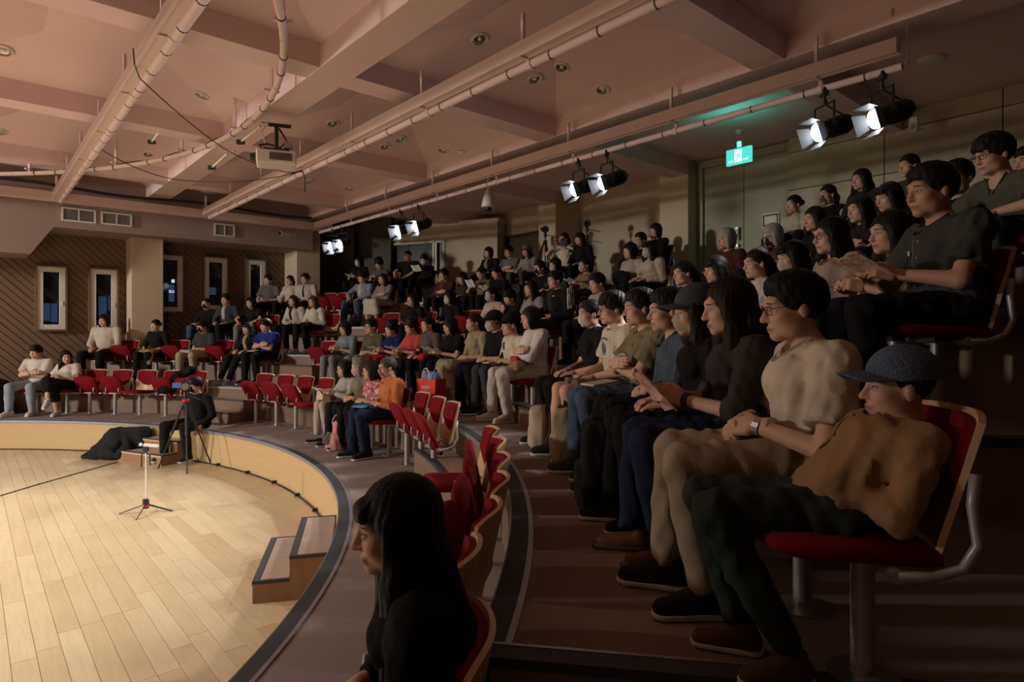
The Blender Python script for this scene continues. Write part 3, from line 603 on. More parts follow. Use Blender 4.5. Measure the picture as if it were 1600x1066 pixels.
wire([atY(143, 205, 8.2), atY(146, 222, 8.2)]+sag(atY(152, 230, 8.2), atY(300, 283, 9.6), .10)+sag(atY(300, 283, 9.6), atY(455, 272, 9.4), .06), .006, 'lower thin black cable slung across the left ceiling')
wire([atY(455, 272, 9.3), atY(472, 266, 9.3), atY(477, 280, 9.3), atY(476, 300, 9.3)], .008, 'short black cable end dangling below the middle pipe')
# dome camera on a stem
pt = atY(763, 272, 10.6); e = tag(empty('dome_camera', pt), 'white dome security camera hanging from the right pipe', 'security camera')
part('stem', MB().tube([(0, 0, .08), (0, 0, -.28)], .022, 10), 'white_plastic', e, smooth=True); part('housing', MB().lathe([(.001, -.26), (.03, -.27), (.06, -.32), (.095, -.43), (.115, -.53), (.11, -.56), (.06, -.57)], 20), 'white_plastic', e, smooth=True); part('dome', MB().lathe([(.065, -.565), (.06, -.60), (.035, -.63), (.001, -.64)], 16), 'dark_glass', e, smooth=True)
pt = atY(452, 366, 14.6); e = tag(empty('bullet_camera', pt), 'grey bullet security camera on the cream column', 'security camera')
part('housing', MB().tube([(0, 0, 0), (-.13, -.22, -.02)], .05, 12), 'white_metal', e, smooth=True); part('lens', MB().tube([(-.13, -.22, -.02), (-.137, -.232, -.02)], .042, 12), 'dark_glass', e); part('bracket', MB().tube([(0, 0, 0), (.08, .08, .02), (.12, .2, .02)], .02, 8), 'white_metal', e)
pt = AB(3.0-.35, 9.55, 0); Yp = 8.1; pt = atY(1428, 195, 8.05); e = tag(empty('wall_sensor', pt, rzA), 'white sensor box on the rear panel wall', 'sensor')
part('body', MB().box((0, 0, 0), (.10, .07, .20)), 'white_plastic', e, bevel=.01); part('arm', MB().tube([(0, 0, -.03), (-.05, -.2, -.03)], .015, 6), 'white_plastic', e); part('lens', MB().box((0, .037, -.02), (.05, .006, .07)), 'grey_metal', e)
pt = atY(1408, 22, 5.6); e = tag(empty('cord_box', pt, rzA+.9), 'grey ceiling box with hanging pull cord', 'ceiling box')
part('box', MB().box((0, 0, 0), (.22, .09, .09)), 'grey_metal', e, bevel=.02); part('pull_cord', MB().tube([(-.05, 0, -.04), (-.055, 0, -.2), (-.05, 0, -.42)], .004, 5), 'white_plastic', e); part('bead', MB().lathe([(.001, -.45), (.016, -.44), (.016, -.42), (.001, -.41)], 8, (-.05, 0, 0)), 'white_plastic', e)
# exit sign
pt = atY(1155, 244, 8.55); rs = rzA+PI
e = tag(empty('exit_sign', pt, rzA+PI*0), 'glowing green exit sign with white running figure', 'exit sign')
part('housing', MB().box((0, 0, 0), (.365, .045, .215)), 'exit_green', e, bevel=.006)
part('panel', MB().box((0, .024, 0), (.335, .008, .185)), 'exit_green', e); part('stem', MB().box((0, 0, .15), (.05, .03, .1)), 'white_metal', e)
part('door_symbol', MB().box((0, .030, .0), (.105, .004, .165)), 'exit_white', e)
run = MB().tube([(.0, 0, .03), (-.006, 0, -.012)], .011, 6).tube([(-.006, 0, -.012), (.02, 0, -.035), (.012, 0, -.065)], .007, 6).tube([(-.006, 0, -.012), (-.026, 0, -.035), (-.044, 0, -.038)], .007, 6).tube([(0, 0, .026), (.026, 0, .012), (.036, 0, .025)], .0055, 6).tube([(0, 0, .026), (-.022, 0, .016), (-.03, 0, -.004)], .0055, 6).lathe([(.001, -.012), (.012, 0), (.001, .012)], 10, (.006, 0, .052))
run.v = [(x, .032+.15*y_, z_) for x, y_, z_ in run.v]; part('running_figure', run, 'exit_green', e)
def text_me(s, size, depth=.002, italic=False):
    cu = bpy.data.curves.new('t', 'FONT'); cu.body = s; cu.size = size; cu.extrude = depth; cu.align_x = 'CENTER'; cu.align_y = 'CENTER'; cu.resolution_u = 3; cu.shear = .3 if italic else 0
    o = bpy.data.objects.new('t', cu); COL.objects.link(o); bpy.context.view_layer.update(); me = bpy.data.meshes.new_from_object(o.evaluated_get(bpy.context.evaluated_depsgraph_get())); bpy.data.objects.remove(o); return me
tm = text_me('EXIT', .034)
for sx in (-1, 1): o = ob('lettering', tm, 'exit_white', e); o.matrix_local = Matrix.Translation((sx*.11, .031, -.065)) @ Matrix.Rotation(PI, 4, 'Z') @ Matrix.Rotation(PI/2, 4, 'X')
l = bpy.data.lights.new('exit_glow', 'AREA'); l.energy = 2.2; l.color = (.10, 1, .74); l.size = .34; l.size_y = .2; l.shape = 'RECTANGLE'; lo = bpy.data.objects.new('exit_glow', l); COL.objects.link(lo); lo.location = pt+Vector((-B[0], -B[1], 0))*.08+Vector((0, 0, .10)); lo.rotation_euler = Vector((-B[0]*.35, -B[1]*.35, 1.)).to_track_quat('-Z', 'Y').to_euler()
# ------------------------------------------------------------------ chairs
def seat_outline(y0, y1, hw, n=10):
    pts = []
    for i in range(n+1): t_ = -PI/2+PI*i/n; pts.append((hw*math.copysign(abs(math.sin(t_))**.6, math.sin(t_)), y1-.14+.14*abs(math.cos(t_))**.6))
    return pts+[(hw*.92, y0), (-hw*.92, y0)]
ol = seat_outline(0, .42, .215); mbs = MB()
n_ = len(ol); lay = [(.93, -.026), (1, -.014), (1, .010), (.94, .024), (.6, .030)]
vs_ = []
for s_, z_ in lay: vs_ += [(x*s_, .2+(y_-.2)*s_, z_) for x, y_ in ol]
fs_ = [tuple(range(n_-1, -1, -1)), tuple(range(4*n_, 5*n_))]
for i in range(4):
    for j in range(n_): a = i*n_+j; b = i*n_+(j+1) % n_; fs_.append((a, b, b+n_, a+n_))
mbs.add(vs_, fs_); c_seat = mbs.mesh('seat', True, 0, 1.2)
c_under = MB().box((0, .17, -.030), (.30, .26, .010)).mesh('u')
def backf(off=0., su=1., v0=0., v1=1., U=False, edge=.0):
    def fn(i, j):
        u = (i*2-1)*su; v = v0+(v1-v0)*j
        if U: lo = v0+.0+(v1-v0)*.45*abs(u/su)**2.2; v = lo+(v1-lo)*j
        x_ = .222*u*(.84+.16*v); z_ = .43+.385*v-.022*abs(u)**5*v; y_ = -.165-.085*v+.062*u*u+off
        return (x_, y_, z_)
    return fn
c_shell = MB().sheet(backf(), 12, 8, .016).mesh('shell', True, 0, .8)
c_cush = MB().sheet(backf(.020, .90, .28, .965, True), 12, 8, .030).mesh('cush', True, 0, .9)
c_base = MB().lathe([(.001, 0), (.095, 0), (.095, .008), (.035, .014), (.033, .03)], 20).mesh('base', True, 0, .6)
c_pole = MB().tube([(0, 0, .01), (0, 0, .385)], .031, 14).mesh('pole', True, 0, .9)
c_bar = MB().tube([(-.225, 0, .385), (.225, 0, .385)], .020, 10).box((0, 0, .392), (.16, .13, .02)).mesh('bar', True, 0, .7)
c_arm = MB().tube([(0, .0, .385), (0, -.08, .387), (.006, -.145, .415), (.012, -.175, .48), (.006, -.165, .58), (0, -.175, .66)], .017, 8, True, .8).mesh('arm', True)
c_brk = MB().tube([(0, -.09, .40), (0, .0, .375), (0, .055, .385), (0, .075, .43), (0, .07, .52)], .014, 8, True, .7).mesh('brk', True)
for m_, n_ in ((c_seat, 'red_fabric'), (c_under, 'grey_metal'), (c_shell, 'beech'), (c_cush, 'red_fabric'), (c_base, 'steel'), (c_pole, 'grey_metal'), (c_bar, 'grey_metal'), (c_arm, 'grey_metal'), (c_brk, 'grey_metal')): m_.materials.append(M[n_])
def chair(x, y, z, rz, label, group, folded=True, steep=False):
    e = tag(empty('auditorium_chair', (x, y, z), rz), label, 'chair', group)
    ob('base_plate', c_base, None, e); ob('pole', c_pole, None, e); ob('crossbar', c_bar, None, e)
    s = ob('seat', c_seat, None, e, (0, -.09, .39) if steep and folded else (0, -.03, .335) if folded else (0, -.115, .425), (math.radians(79 if steep and folded else 63 if folded else 2), 0, 0))
    b = ob('backrest', c_shell, None, e); ob('back_cushion', c_cush, None, b)
    for sx in (-1, 1):
        a = ob('side_arm', c_arm, None, e, (sx*.218, 0, 0)); a.scale = (sx, 1, 1)
        if folded: ob('seat_bracket', c_brk, None, e, (sx*.13, 0, 0))
    return e
RP = .92
def face_rz(x, y, turn=0.): return math.atan2(C[1]-y, C[0]-x)-PI/2+math.radians(turn)
def chair_px(px, row, label, folded=True, rback=1.12):
    p = oncirc(px, Rk(row-1)+rback); d = (p-C)/np.linalg.norm(p-C); q = C+d*(Rk(row-1)+RP)
    return chair(q[0], q[1], Zk(row-1), face_rz(*q), label, 'empty red chairs', folded)
def chair_ang(deg, row, label, folded=True):
    q = pol(Rk(row-1)+RP, deg); return chair(q.x, q.y, Zk(row-1), face_rz(q.x, q.y), label, 'empty red chairs', folded, deg < 15)
for d, f_, l in ((8.35, False, 'empty red chair with lowered seat next to the carpeted step'), (5.1, True, 'empty folded red chair second from the carpeted step, near row'), (1.5, True, 'empty folded red chair third from the carpeted step, near row'), (-2.0, True, 'empty folded red chair fourth from the carpeted step, near row'), (-5.3, True, 'empty folded red chair second from the dark haired foreground girl'), (-8.7, True, 'empty folded red chair right beside the dark haired foreground girl'),
        (27.4, True, 'folded red chair next to the man in the orange shirt'), (23.7, True, 'folded red chair in the middle of three below the red bag'), (20.1, True, 'folded red chair at the step end below the red bag')): chair_ang(d, 1, l, f_)
for px, f_, l in ((153, True, 'folded red chair beside the girl in the black skirt'), (193, True, 'second folded red chair from the girl in the black skirt'), (232, False, 'lowered red chair showing its rounded back cushion'), (273, True, 'red chair with a black jacket lying on it'), (311, True, 'red chair directly behind the seated cameraman'), (416, True, 'folded red chair nearest the far aisle stair, front row'), (449, True, 'folded red chair second from the far aisle stair, front row'), (480, True, 'folded red chair third from the far aisle stair, front row'), (512, False, 'red chair beside the old lady with a booklet')): chair_px(px, 1, l, f_)
for px, row, f_, l in ((204, 2, True, 'empty red chair between the cream sweater man and the cream column'), (284, 2, True, 'empty red chair left of the masked man in beige trousers'), (354, 2, True, 'empty red chair right of the masked man in beige trousers'), (517, 2, True, 'empty red chair with white tote bags at its side'), (425, 3, True, 'empty red chair left of the woman in white cardigan'), (521, 3, False, 'empty red chair right of the brown haired woman in white shirt'), (614, 3, True, 'empty red chair at the stair side of the black clad woman'), (672, 3, True, 'empty red chair between two people in black, third row'), (515, 4, True, 'empty red chair left of the light blue shirt man'), (541, 4, True, 'empty red chair close by the light blue shirt man'), (615, 5, True, 'empty red chair below the control booth window'), (742, 3, True, 'empty red chair left of the blue masked woman, third row')): chair_px(px, row, l, f_, 1.13)
# ------------------------------------------------------------------ signed distance modelling for people and soft things
EDG = [((0,0,0),(1,0,0)),((0,1,0),(1,1,0)),((0,0,1),(1,0,1)),((0,1,1),(1,1,1)),((0,0,0),(0,1,0)),((1,0,0),(1,1,0)),((0,0,1),(0,1,1)),((1,0,1),(1,1,1)),((0,0,0),(0,0,1)),((1,0,0),(1,0,1)),((0,1,0),(0,1,1)),((1,1,0),(1,1,1))]
class SDF:
    def __init__(s, xs, ys, zs): s.ax = [np.asarray(a, np.float32) for a in (xs, ys, zs)]; s.v = np.full([len(a) for a in s.ax], .07, np.float32)
    def blk(s, lo, hi):
        sl = tuple(slice(max(0, int(np.searchsorted(a, l))-1), int(np.searchsorted(a, h))+1) for a, l, h in zip(s.ax, lo, hi))
        g = np.meshgrid(*[a[q] for a, q in zip(s.ax, sl)], indexing='ij', sparse=True); return sl, g
    def comb(s, sl, d, k, op='u'):
        if d.size == 0: return
        a = s.v[sl]
        if op == 'u':
            if k > 0: h = np.maximum(k-np.abs(a-d), 0)/k; a[...] = np.minimum(a, d)-h*h*k*.25
            else: a[...] = np.minimum(a, d)
        else:
            d = -d
            if k > 0: h = np.maximum(k-np.abs(a-d), 0)/k; a[...] = np.maximum(a, d)+h*h*k*.25
            else: a[...] = np.maximum(a, d)
    def cone(s, a, b, ra, rb, k=.02, op='u', cut0=False, cut1=False, sc=None):
        a = np.asarray(a, float); b = np.asarray(b, float); m = max(ra, rb)+.065; sl, (X, Y, Z) = s.blk(np.minimum(a, b)-m, np.maximum(a, b)+m)
        ba = b-a; L2 = ba @ ba+1e-9; x, y, z = X-a[0], Y-a[1], Z-a[2]
        tt = (x*ba[0]+y*ba[1]+z*ba[2])/L2; t_ = np.clip(tt, 0, 1)
        dx, dy, dz = x-ba[0]*t_, y-ba[1]*t_, z-ba[2]*t_
        if sc is not None: dx, dy, dz = dx*sc[0], dy*sc[1], dz*sc[2]
        d = np.sqrt(dx*dx+dy*dy+dz*dz)-(ra+(rb-ra)*t_)
        L = math.sqrt(L2)
        if cut1: d = np.maximum(d, (tt-1)*L)
        if cut0: d = np.maximum(d, -tt*L)
        s.comb(sl, d.astype(np.float32), k, op)
    def ell(s, c, r, k=.02, op='u', R=None):
        c = np.asarray(c, float); r = np.asarray(r, float); m = (max(r) if R is not None else r)+.065; sl, (X, Y, Z) = s.blk(c-m, c+m); x, y, z = X-c[0], Y-c[1], Z-c[2]
        if R is not None: x, y, z = [R[0][i]*x+R[1][i]*y+R[2][i]*z for i in range(3)]
        x, y, z = x/r[0], y/r[1], z/r[2]; k0 = np.sqrt(x*x+y*y+z*z); k1 = np.sqrt((x/r[0])**2+(y/r[1])**2+(z/r[2])**2)+1e-6
        s.comb(sl, (k0*(k0-1)/k1).astype(np.float32), k, op)
    def rbox(s, c, h, rad, k=.0, op='u'):
        c = np.asarray(c, float); h = np.asarray(h, float); sl, (X, Y, Z) = s.blk(c-h-.065, c+h+.065); q = [np.abs(X-c[0])-h[0]+rad, np.abs(Y-c[1])-h[1]+rad, np.abs(Z-c[2])-h[2]+rad]
        o = np.sqrt(np.maximum(q[0], 0)**2+np.maximum(q[1], 0)**2+np.maximum(q[2], 0)**2)+np.minimum(np.maximum(np.maximum(q[0], q[1]), q[2]), 0)-rad
        s.comb(sl, o.astype(np.float32), k, op)
    def cut(s, p, n):                      # keep the side n points away from
        X, Y, Z = np.meshgrid(*s.ax, indexing='ij', sparse=True); s.v = np.maximum(s.v, ((X-p[0])*n[0]+(Y-p[1])*n[1]+(Z-p[2])*n[2]).astype(np.float32))
    def wrinkle(s, amp, f, ph):
        X, Y, Z = np.meshgrid(*s.ax, indexing='ij', sparse=True)
        s.v += (amp*(np.sin(f*(X+.6*Z+.3*np.sin(9*Y))+ph)*np.sin(f*.8*(Y-.4*Z+.25*np.sin(11*X+ph))+1.3*ph)+.5*np.sin(f*1.7*(Z*.8+X*.3+.2*np.sin(13*Y+ph))))).astype(np.float32)
    def strands(s, amp):
        X, Y, Z = np.meshgrid(*s.ax, indexing='ij', sparse=True); t_ = np.arctan2(X, Y+.02)+.25*np.sin(6*Z)
        s.v += (amp*np.sin(26*t_)+amp*.6*np.sin(59*t_+1+3*Z)).astype(np.float32)
    def nets(s):
        v = s.v.copy()
        for ax_ in range(3):
            for q in (0, -1): i = [slice(None)]*3; i[ax_] = q; v[tuple(i)] = np.maximum(v[tuple(i)], .002)
        S = v < 0; c = sum(S[i:S.shape[0]-1+i, j:S.shape[1]-1+j, k:S.shape[2]-1+k].astype(np.int8) for i in (0, 1) for j in (0, 1) for k in (0, 1))
        act = (c > 0) & (c < 8); I, J, K = np.nonzero(act); n = len(I); idx = np.full(act.shape, -1, np.int32); idx[I, J, K] = np.arange(n)
        acc = np.zeros((n, 3), np.float32); cnt = np.zeros(n, np.float32); xs, ys, zs = s.ax
        for o0, o1 in EDG:
            i0, j0, k0, i1, j1, k1 = I+o0[0], J+o0[1], K+o0[2], I+o1[0], J+o1[1], K+o1[2]
            a, b = v[i0, j0, k0], v[i1, j1, k1]; m = (a < 0) != (b < 0); t_ = np.where(m, a/np.where(m, a-b, 1), 0)
            acc[:, 0] += m*(xs[i0]+(xs[i1]-xs[i0])*t_); acc[:, 1] += m*(ys[j0]+(ys[j1]-ys[j0])*t_); acc[:, 2] += m*(zs[k0]+(zs[k1]-zs[k0])*t_); cnt += m
        P = acc/cnt[:, None]; Q = []
        for d in range(3):
            sh = list(S.shape); lo = [slice(1, -1)]*3; lo[d] = slice(0, -1); hi = list(lo); hi[d] = slice(1, None)
            a, b = S[tuple(lo)], S[tuple(hi)]; i, j, k = np.nonzero(a != b); g = [i, j, k]; 
            for q in range(3):
                if q != d: g[q] = g[q]+1
            i, j, k = g; ins = S[i, j, k]
            if d == 0: q = [idx[i, j-1, k-1], idx[i, j, k-1], idx[i, j, k], idx[i, j-1, k]]
            elif d == 1: q = [idx[i-1, j, k-1], idx[i-1, j, k], idx[i, j, k], idx[i, j, k-1]]
            else: q = [idx[i-1, j-1, k], idx[i, j-1, k], idx[i, j, k], idx[i-1, j, k]]
            q = np.stack(q, 1); q[~ins] = q[~ins][:, ::-1]; Q.append(q)
        Q = np.concatenate(Q) if Q else np.zeros((0, 4), np.int32); return P, Q[(Q >= 0).all(1)]
    def mesh(s, name): return npmesh(name, *s.nets())
def axis(lo, hi, h, fine=None):
    if fine is None or fine[2] >= h: return np.arange(lo, hi+h, h)
    f0, f1, fh = fine; a = []; x = f0
    while x > lo: d = min(h, fh+(f0-x)*.35+.001); x -= d; a.append(x)
    return np.array(a[::-1]+list(np.arange(f0, f1, fh))+[]) if False else np.concatenate([np.array(a[::-1]), np.arange(f0, f1, fh), _up(f1, hi, h, fh)])
def _up(f1, hi, h, fh):
    a = [f1]; x = f1
    while x < hi: x += min(h, fh+(x-f1)*.35+.001); a.append(x)
    return np.array(a)
def grid(lo, hi, h, fine=None):
    lo = np.asarray(lo); hi = np.asarray(hi)
    return SDF(*[axis(lo[i], hi[i], h, None if fine is None else (fine[0][i], fine[1][i], fine[2])) for i in range(3)])
# ---- hands: right hand, wrist at origin, fingers along +Y, palm facing -Z, thumb at -X
def hand_tpl(curl, h, spread=.0):
    g = grid((-.10, -.06, -.12), (.08, .22, .05), h)
    g.cone((0, -.05, 0), (0, .015, 0), .027, .026, .0, sc=(1, 1, 1.25)); g.rbox((0.0, .052, 0), (.040, .046, .0145), .013, .02)
    g.ell((-.022, .03, -.008), (.022, .03, .016), .015)
    for i, (x, L) in enumerate(((-.030, .070), (-.010, .079), (.011, .073), (.030, .057))):
        a = 0.; p = np.array([x, .090-(.006 if i == 3 else 0), 0.]); r = .0092 if i < 3 else .0082; sx = (i-1.5)*spread
        for q, fr in enumerate((.44, .31, .25)):
            a += curl*(.55, .95, .7)[q]; d = np.array([math.sin(sx), math.cos(a), -math.sin(a)]); n = p+d*L*fr; g.cone(p, n, r, r*.93, .006); p = n; r *= .93
    p0, p1, p2, p3 = (-.028, .018, -.004), (-.052, .045, -.014), (-.056-.004, .072, -.022-.012*curl), (-.050, .094, -.026-.03*curl)
    g.cone(p0, p1, .015, .0125, .012); g.cone(p1, p2, .012, .0105, .006); g.cone(p2, p3, .0105, .009, .006)
    return g.nets()
HANDS = {(c, l): hand_tpl(cv, hv) for c, cv in (('flat', .28), ('rel', .62), ('grip', 1.05)) for l, hv in ((0, .0055), (1, .009))}
# ---- shoes
def shoe_tpl(kind):
    g = grid((-.08, -.12, -.02), (.08, .24, .16), .009)
    if kind == 'flat':
        g.cone((0, -.05, .03), (0, .15, .022), .036, .034, .02); g.ell((0, .06, .06), (.034, .06, .03), .0, 's')
    elif kind == 'sandal':
        g.cone((0, -.05, .045), (0, .14, .028), .040, .040, .03); g.cone((0, -.05, .04), (0, -.05, .09), .037, .034, .02); g.ell((0, .185, .03), (.03, .035, .02), .01, 's')
    else:
        g.cone((0, -.045, .048), (0, .15, .034), .043, .040, .03); g.cone((0, -.04, .05), (0, -.025, .115), .042, .042, .03); g.cone((0, .0, .09), (0, .08, .055), .038, .036, .03); g.ell((0, -.02, .150), (.034, .045, .03), .008, 's')
    g.cut((0, 0, .014), (0, 0, -1)); up = g.mesh('shoe')
    g = grid((-.08, -.12, -.02), (.08, .24, .06), .009); g.cone((0, -.05, .02), (0, .152, .02), .047, .044, .0); g.cut((0, 0, .0), (0, 0, -1)); g.cut((0, 0, .026 if kind != 'flat' else .016), (0, 0, 1)); so = g.mesh('sole')
    up.materials.append(M['cloth']); so.materials.append(M['solid']); return up, so
SHOES = {k: shoe_tpl(k) for k in ('sneaker', 'flat', 'sandal')}
V = lambda *a: np.array(a, float)
def head_sdf(g, male, jaw=1.):
    g.ell((0, -.018, .036), (.0745, .094, .082), .0)
    g.ell((0, .030, -.040), (.060*jaw, .062, .074), .045)
    for s in (-1, 1): g.ell((s*.040, .060, -.030), (.024, .026, .026), .03); g.ell((s*.040*jaw, .018, -.070), (.026, .034, .030), .03)
    g.ell((0, .070, -.098), (.024, .022, .018), .03)
    g.ell((0, .078, .028), (.050, .022, .016), .03)
    for s in (-1, 1): g.ell((s*.032, .106, -.002), (.019, .018, .012), .018, 's'); g.ell((s*.032, .084, -.003), (.0135, .0125, .0095), .006)
    g.cone((0, .092, .010), (0, .112, -.034), .0065, .0125, .016); 
    for s in (-1, 1): g.ell((s*.0115, .098, -.037), (.0085, .011, .008), .008)
    g.ell((0, .090, -.064), (.023, .013, .0065), .010); g.ell((0, .088, -.077), (.020, .013, .0070), .010)
    for s in (-1, 1): g.ell((s*.078, -.010, -.012), (.009, .017, .029), .012, R=((1, 0, 0), (0, 1, 0), (0, 0, 1)))
    g.cone((0, -.022, -.05), (0, -.045, -.17), .050 if male else .043, .056 if male else .048, .03)
def hair_sdf(style, h):
    long_ = style in ('long', 'bangs', 'vlong', 'front', 'vbangs'); zl = -.50 if style in ('vlong', 'vbangs') else -.34 if long_ else -.36 if style == 'pony' else -.20
    g = grid((-.135, -.20, zl-.06), (.135, .15, .17), h)
    t_ = {'buzz': .006, 'm': .016, 'fringe': .021, 'old': .014, 'curly': .034, 'bob': .023, 'bun': .013, 'pony': .013}.get(style, .015)
    g.ell((0, -.020, .040), (.0745+t_, .094+t_, .082+t_*1.1), .0)
    if style in ('m', 'fringe'): g.ell((0, .022, .094), (.062, .070, .032), .05)
    if style == 'curly':
        rr = np.random.RandomState(3)
        for i in range(46): a_, b_ = rr.rand()*2*PI, rr.rand()*1.35; g.ell((.10*math.sin(b_)*math.cos(a_), -.03+.11*math.sin(b_)*math.sin(a_), .06+.09*math.cos(b_)), (.028,)*3, .015)
    face = {'fringe': -.012, 'bangs': -.014, 'vbangs': -.014, 'bob': .0, 'm': .012, 'curly': .004}.get(style, .016)
    if style in ('m', 'buzz', 'fringe', 'old', 'curly'):
        g.ell((0, .120, -.062+face), (.098, .105, .112), .012, 's'); 
        for s in (-1, 1): g.ell((s*.09, .03, -.062), (.035, .052, .062), .015, 's')
        g.cut((0, -.02, -.062), (0, .25, -1)); 
    else:
        g.ell((0, .118, -.050+face), (.074, .092, .104), .012, 's')
        if style in ('bun', 'pony'):
            g.cut((0, -.06, -.055), (0, .65, -1))
            if style == 'bun': g.ell((0, -.135, .030), (.046, .042, .042), .015)
            else: g.cone((0, -.118, .045), (0, -.150, -.03), .026, .034, .02); g.cone((0, -.150, -.03), (0, -.125, -.28), .034, .016, .02)
        elif style == 'bob':
            g.ell((0, -.035, -.045), (.098, .082, .095), .04)
            for s in (-1, 1): g.ell((s*.078, .025, -.050), (.024, .044, .085), .03)
            g.cut((0, 0, -.135), (0, 0, -1)); g.ell((0, .128, -.058+face), (.070, .092, .112), .012, 's')
        else:
            g.ell((0, -.055, -.10), (.098, .068, .16), .05); g.cone((0, -.075, -.10), (0, -.085 if zl > -.45 else -.165, zl+.04), .080, .055 if zl > -.45 else .070, .05, sc=(.8, 1.3, 1))
            for s in (-1, 1):
                g.cone((s*.074, .020, .03), (s*.088, .015, -.13), .026, .030, .03, sc=(1.1, .8, 1)); g.cone((s*.088, .015, -.13), (s*.10, .045 if style == 'front' else .075 if style in ('vlong', 'vbangs') else -.03, max(zl+.05, -.42 if style[0] == 'v' else -.33)), .034 if style[0] != 'v' else .044, .022, .03, sc=(1, .9, 1))
            g.ell((0, .128, -.058+face), (.066, .086, .114), .012, 's')
    if style in ('bangs', 'fringe', 'vbangs'): g.ell((0, .082, .052), (.058, .026, .032), .02); g.ell((0, .125, -.040), (.075, .06, .055), .012, 's')
    if style in ('long', 'vlong', 'bangs', 'front', 'bob', 'vbangs'): g.strands(.0015)
    else: g.wrinkle(.002, 70, 2.)
    return g.mesh('hair')
HAIR = {}
def hair_mesh(style, lod):
    k = (style, lod)
    if k not in HAIR: HAIR[k] = hair_sdf(style, (.0065, .009, .012)[lod]); HAIR[k].materials.append(M['hair'])
    return HAIR[k]
def mask_tpl():
    g = grid((-.11, -.05, -.16), (.11, .17, .04), .007); g.ell((0, .030, -.042), (.0645, .068, .079), .0); g.ell((0, .080, -.045), (.030, .034, .040), .04)
    g.cut((0, .0, -.012), (0, -.12, 1)); g.cut((0, .022, 0), (0, -1, 0)); return g.mesh('mask')
MASK = mask_tpl(); MASK.materials.append(M['cloth'])
glm = MB()
for s in (-1, 1):
    sq = lambda v_: math.copysign(abs(v_)**.6, v_)
    glm.tube([(s*.033+.023*sq(math.cos(a_)), .108-.012*abs(s*.033+.023*sq(math.cos(a_)))/.05, -.002+.0155*sq(math.sin(a_))) for a_ in np.linspace(0, 2*PI, 21)], .0018, 5)
    glm.tube([(s*.056, .095, .004), (s*.079, .07, .006), (s*.083, -.005, .004), (s*.080, -.02, -.012)], .0016, 5)
glm.tube([(-.012, .108, .003), (0, .112, .006), (.012, .108, .003)], .0016, 5); GLASSES = glm.mesh('glasses', True); GLASSES.materials.append(M['black_plastic'])
def cap_tpl():
    g = grid((-.13, -.16, -.05), (.13, .25, .17), .008); g.ell((0, -.018, .043), (.103, .124, .114), .0); g.cut((0, 0, .030), (0, -.14, -1)); me = g.mesh('crown')
    br = MB().sheet(lambda u, v: ((u*2-1)*.088*(1-.12*v*v), 0.085+.115*v-.06*(2*u-1)**2*(1-.1*v), .050-.018*v-.020*(2*u-1)**2), 12, 6, .006).mesh('brim', True)
    return me, br
CAP = cap_tpl(); CAPM = {}
def surf(g, p, d, far=.4):
    d = d/np.linalg.norm(d); t_ = np.arange(0, far, .003); q = p[None]+d[None]*t_[:, None]; ix = [np.clip(np.searchsorted(a, q[:, i]), 1, len(a)-1) for i, a in enumerate(g.ax)]
    val = 0; fr = [np.clip((q[:, i]-a[ix[i]-1])/(a[ix[i]]-a[ix[i]-1]), 0, 1) for i, a in enumerate(g.ax)]
    for c in range(8):
        o = [(c >> i) & 1 for i in range(3)]; w_ = 1
        for i in range(3): w_ = w_*(fr[i] if o[i] else 1-fr[i])
        val = val+w_*g.v[tuple(ix[i]-1+o[i] for i in range(3))]
    k = np.nonzero(val < 0)[0]; k = k[-1] if len(k) else 0
    return q[k]
def ik(sh, wr, l1, l2, hint):
    d = wr-sh; L = np.linalg.norm(d); mx = (l1+l2)*.985
    if L > mx: wr = sh+d/L*mx; d = wr-sh; L = mx
    a = (l1*l1-l2*l2+L*L)/(2*L); h = math.sqrt(max(l1*l1-a*a, 0)); u = d/L; hv = hint-u*(hint @ u); hv /= np.linalg.norm(hv)+1e-9
    return sh+u*a+hv*h, wr
def lerp(a, b, t_): return a+(b-a)*t_
def frame(fwd, up):
    f = fwd/np.linalg.norm(fwd); r = np.cross(f, up); r /= np.linalg.norm(r); u = np.cross(r, f); return np.stack([r, f, u], 1)   # columns x,y,z
NPERS = [0]
SKINS = [(.60, .375, .27), (.55, .33, .235), (.64, .42, .31), (.50, .29, .20)]
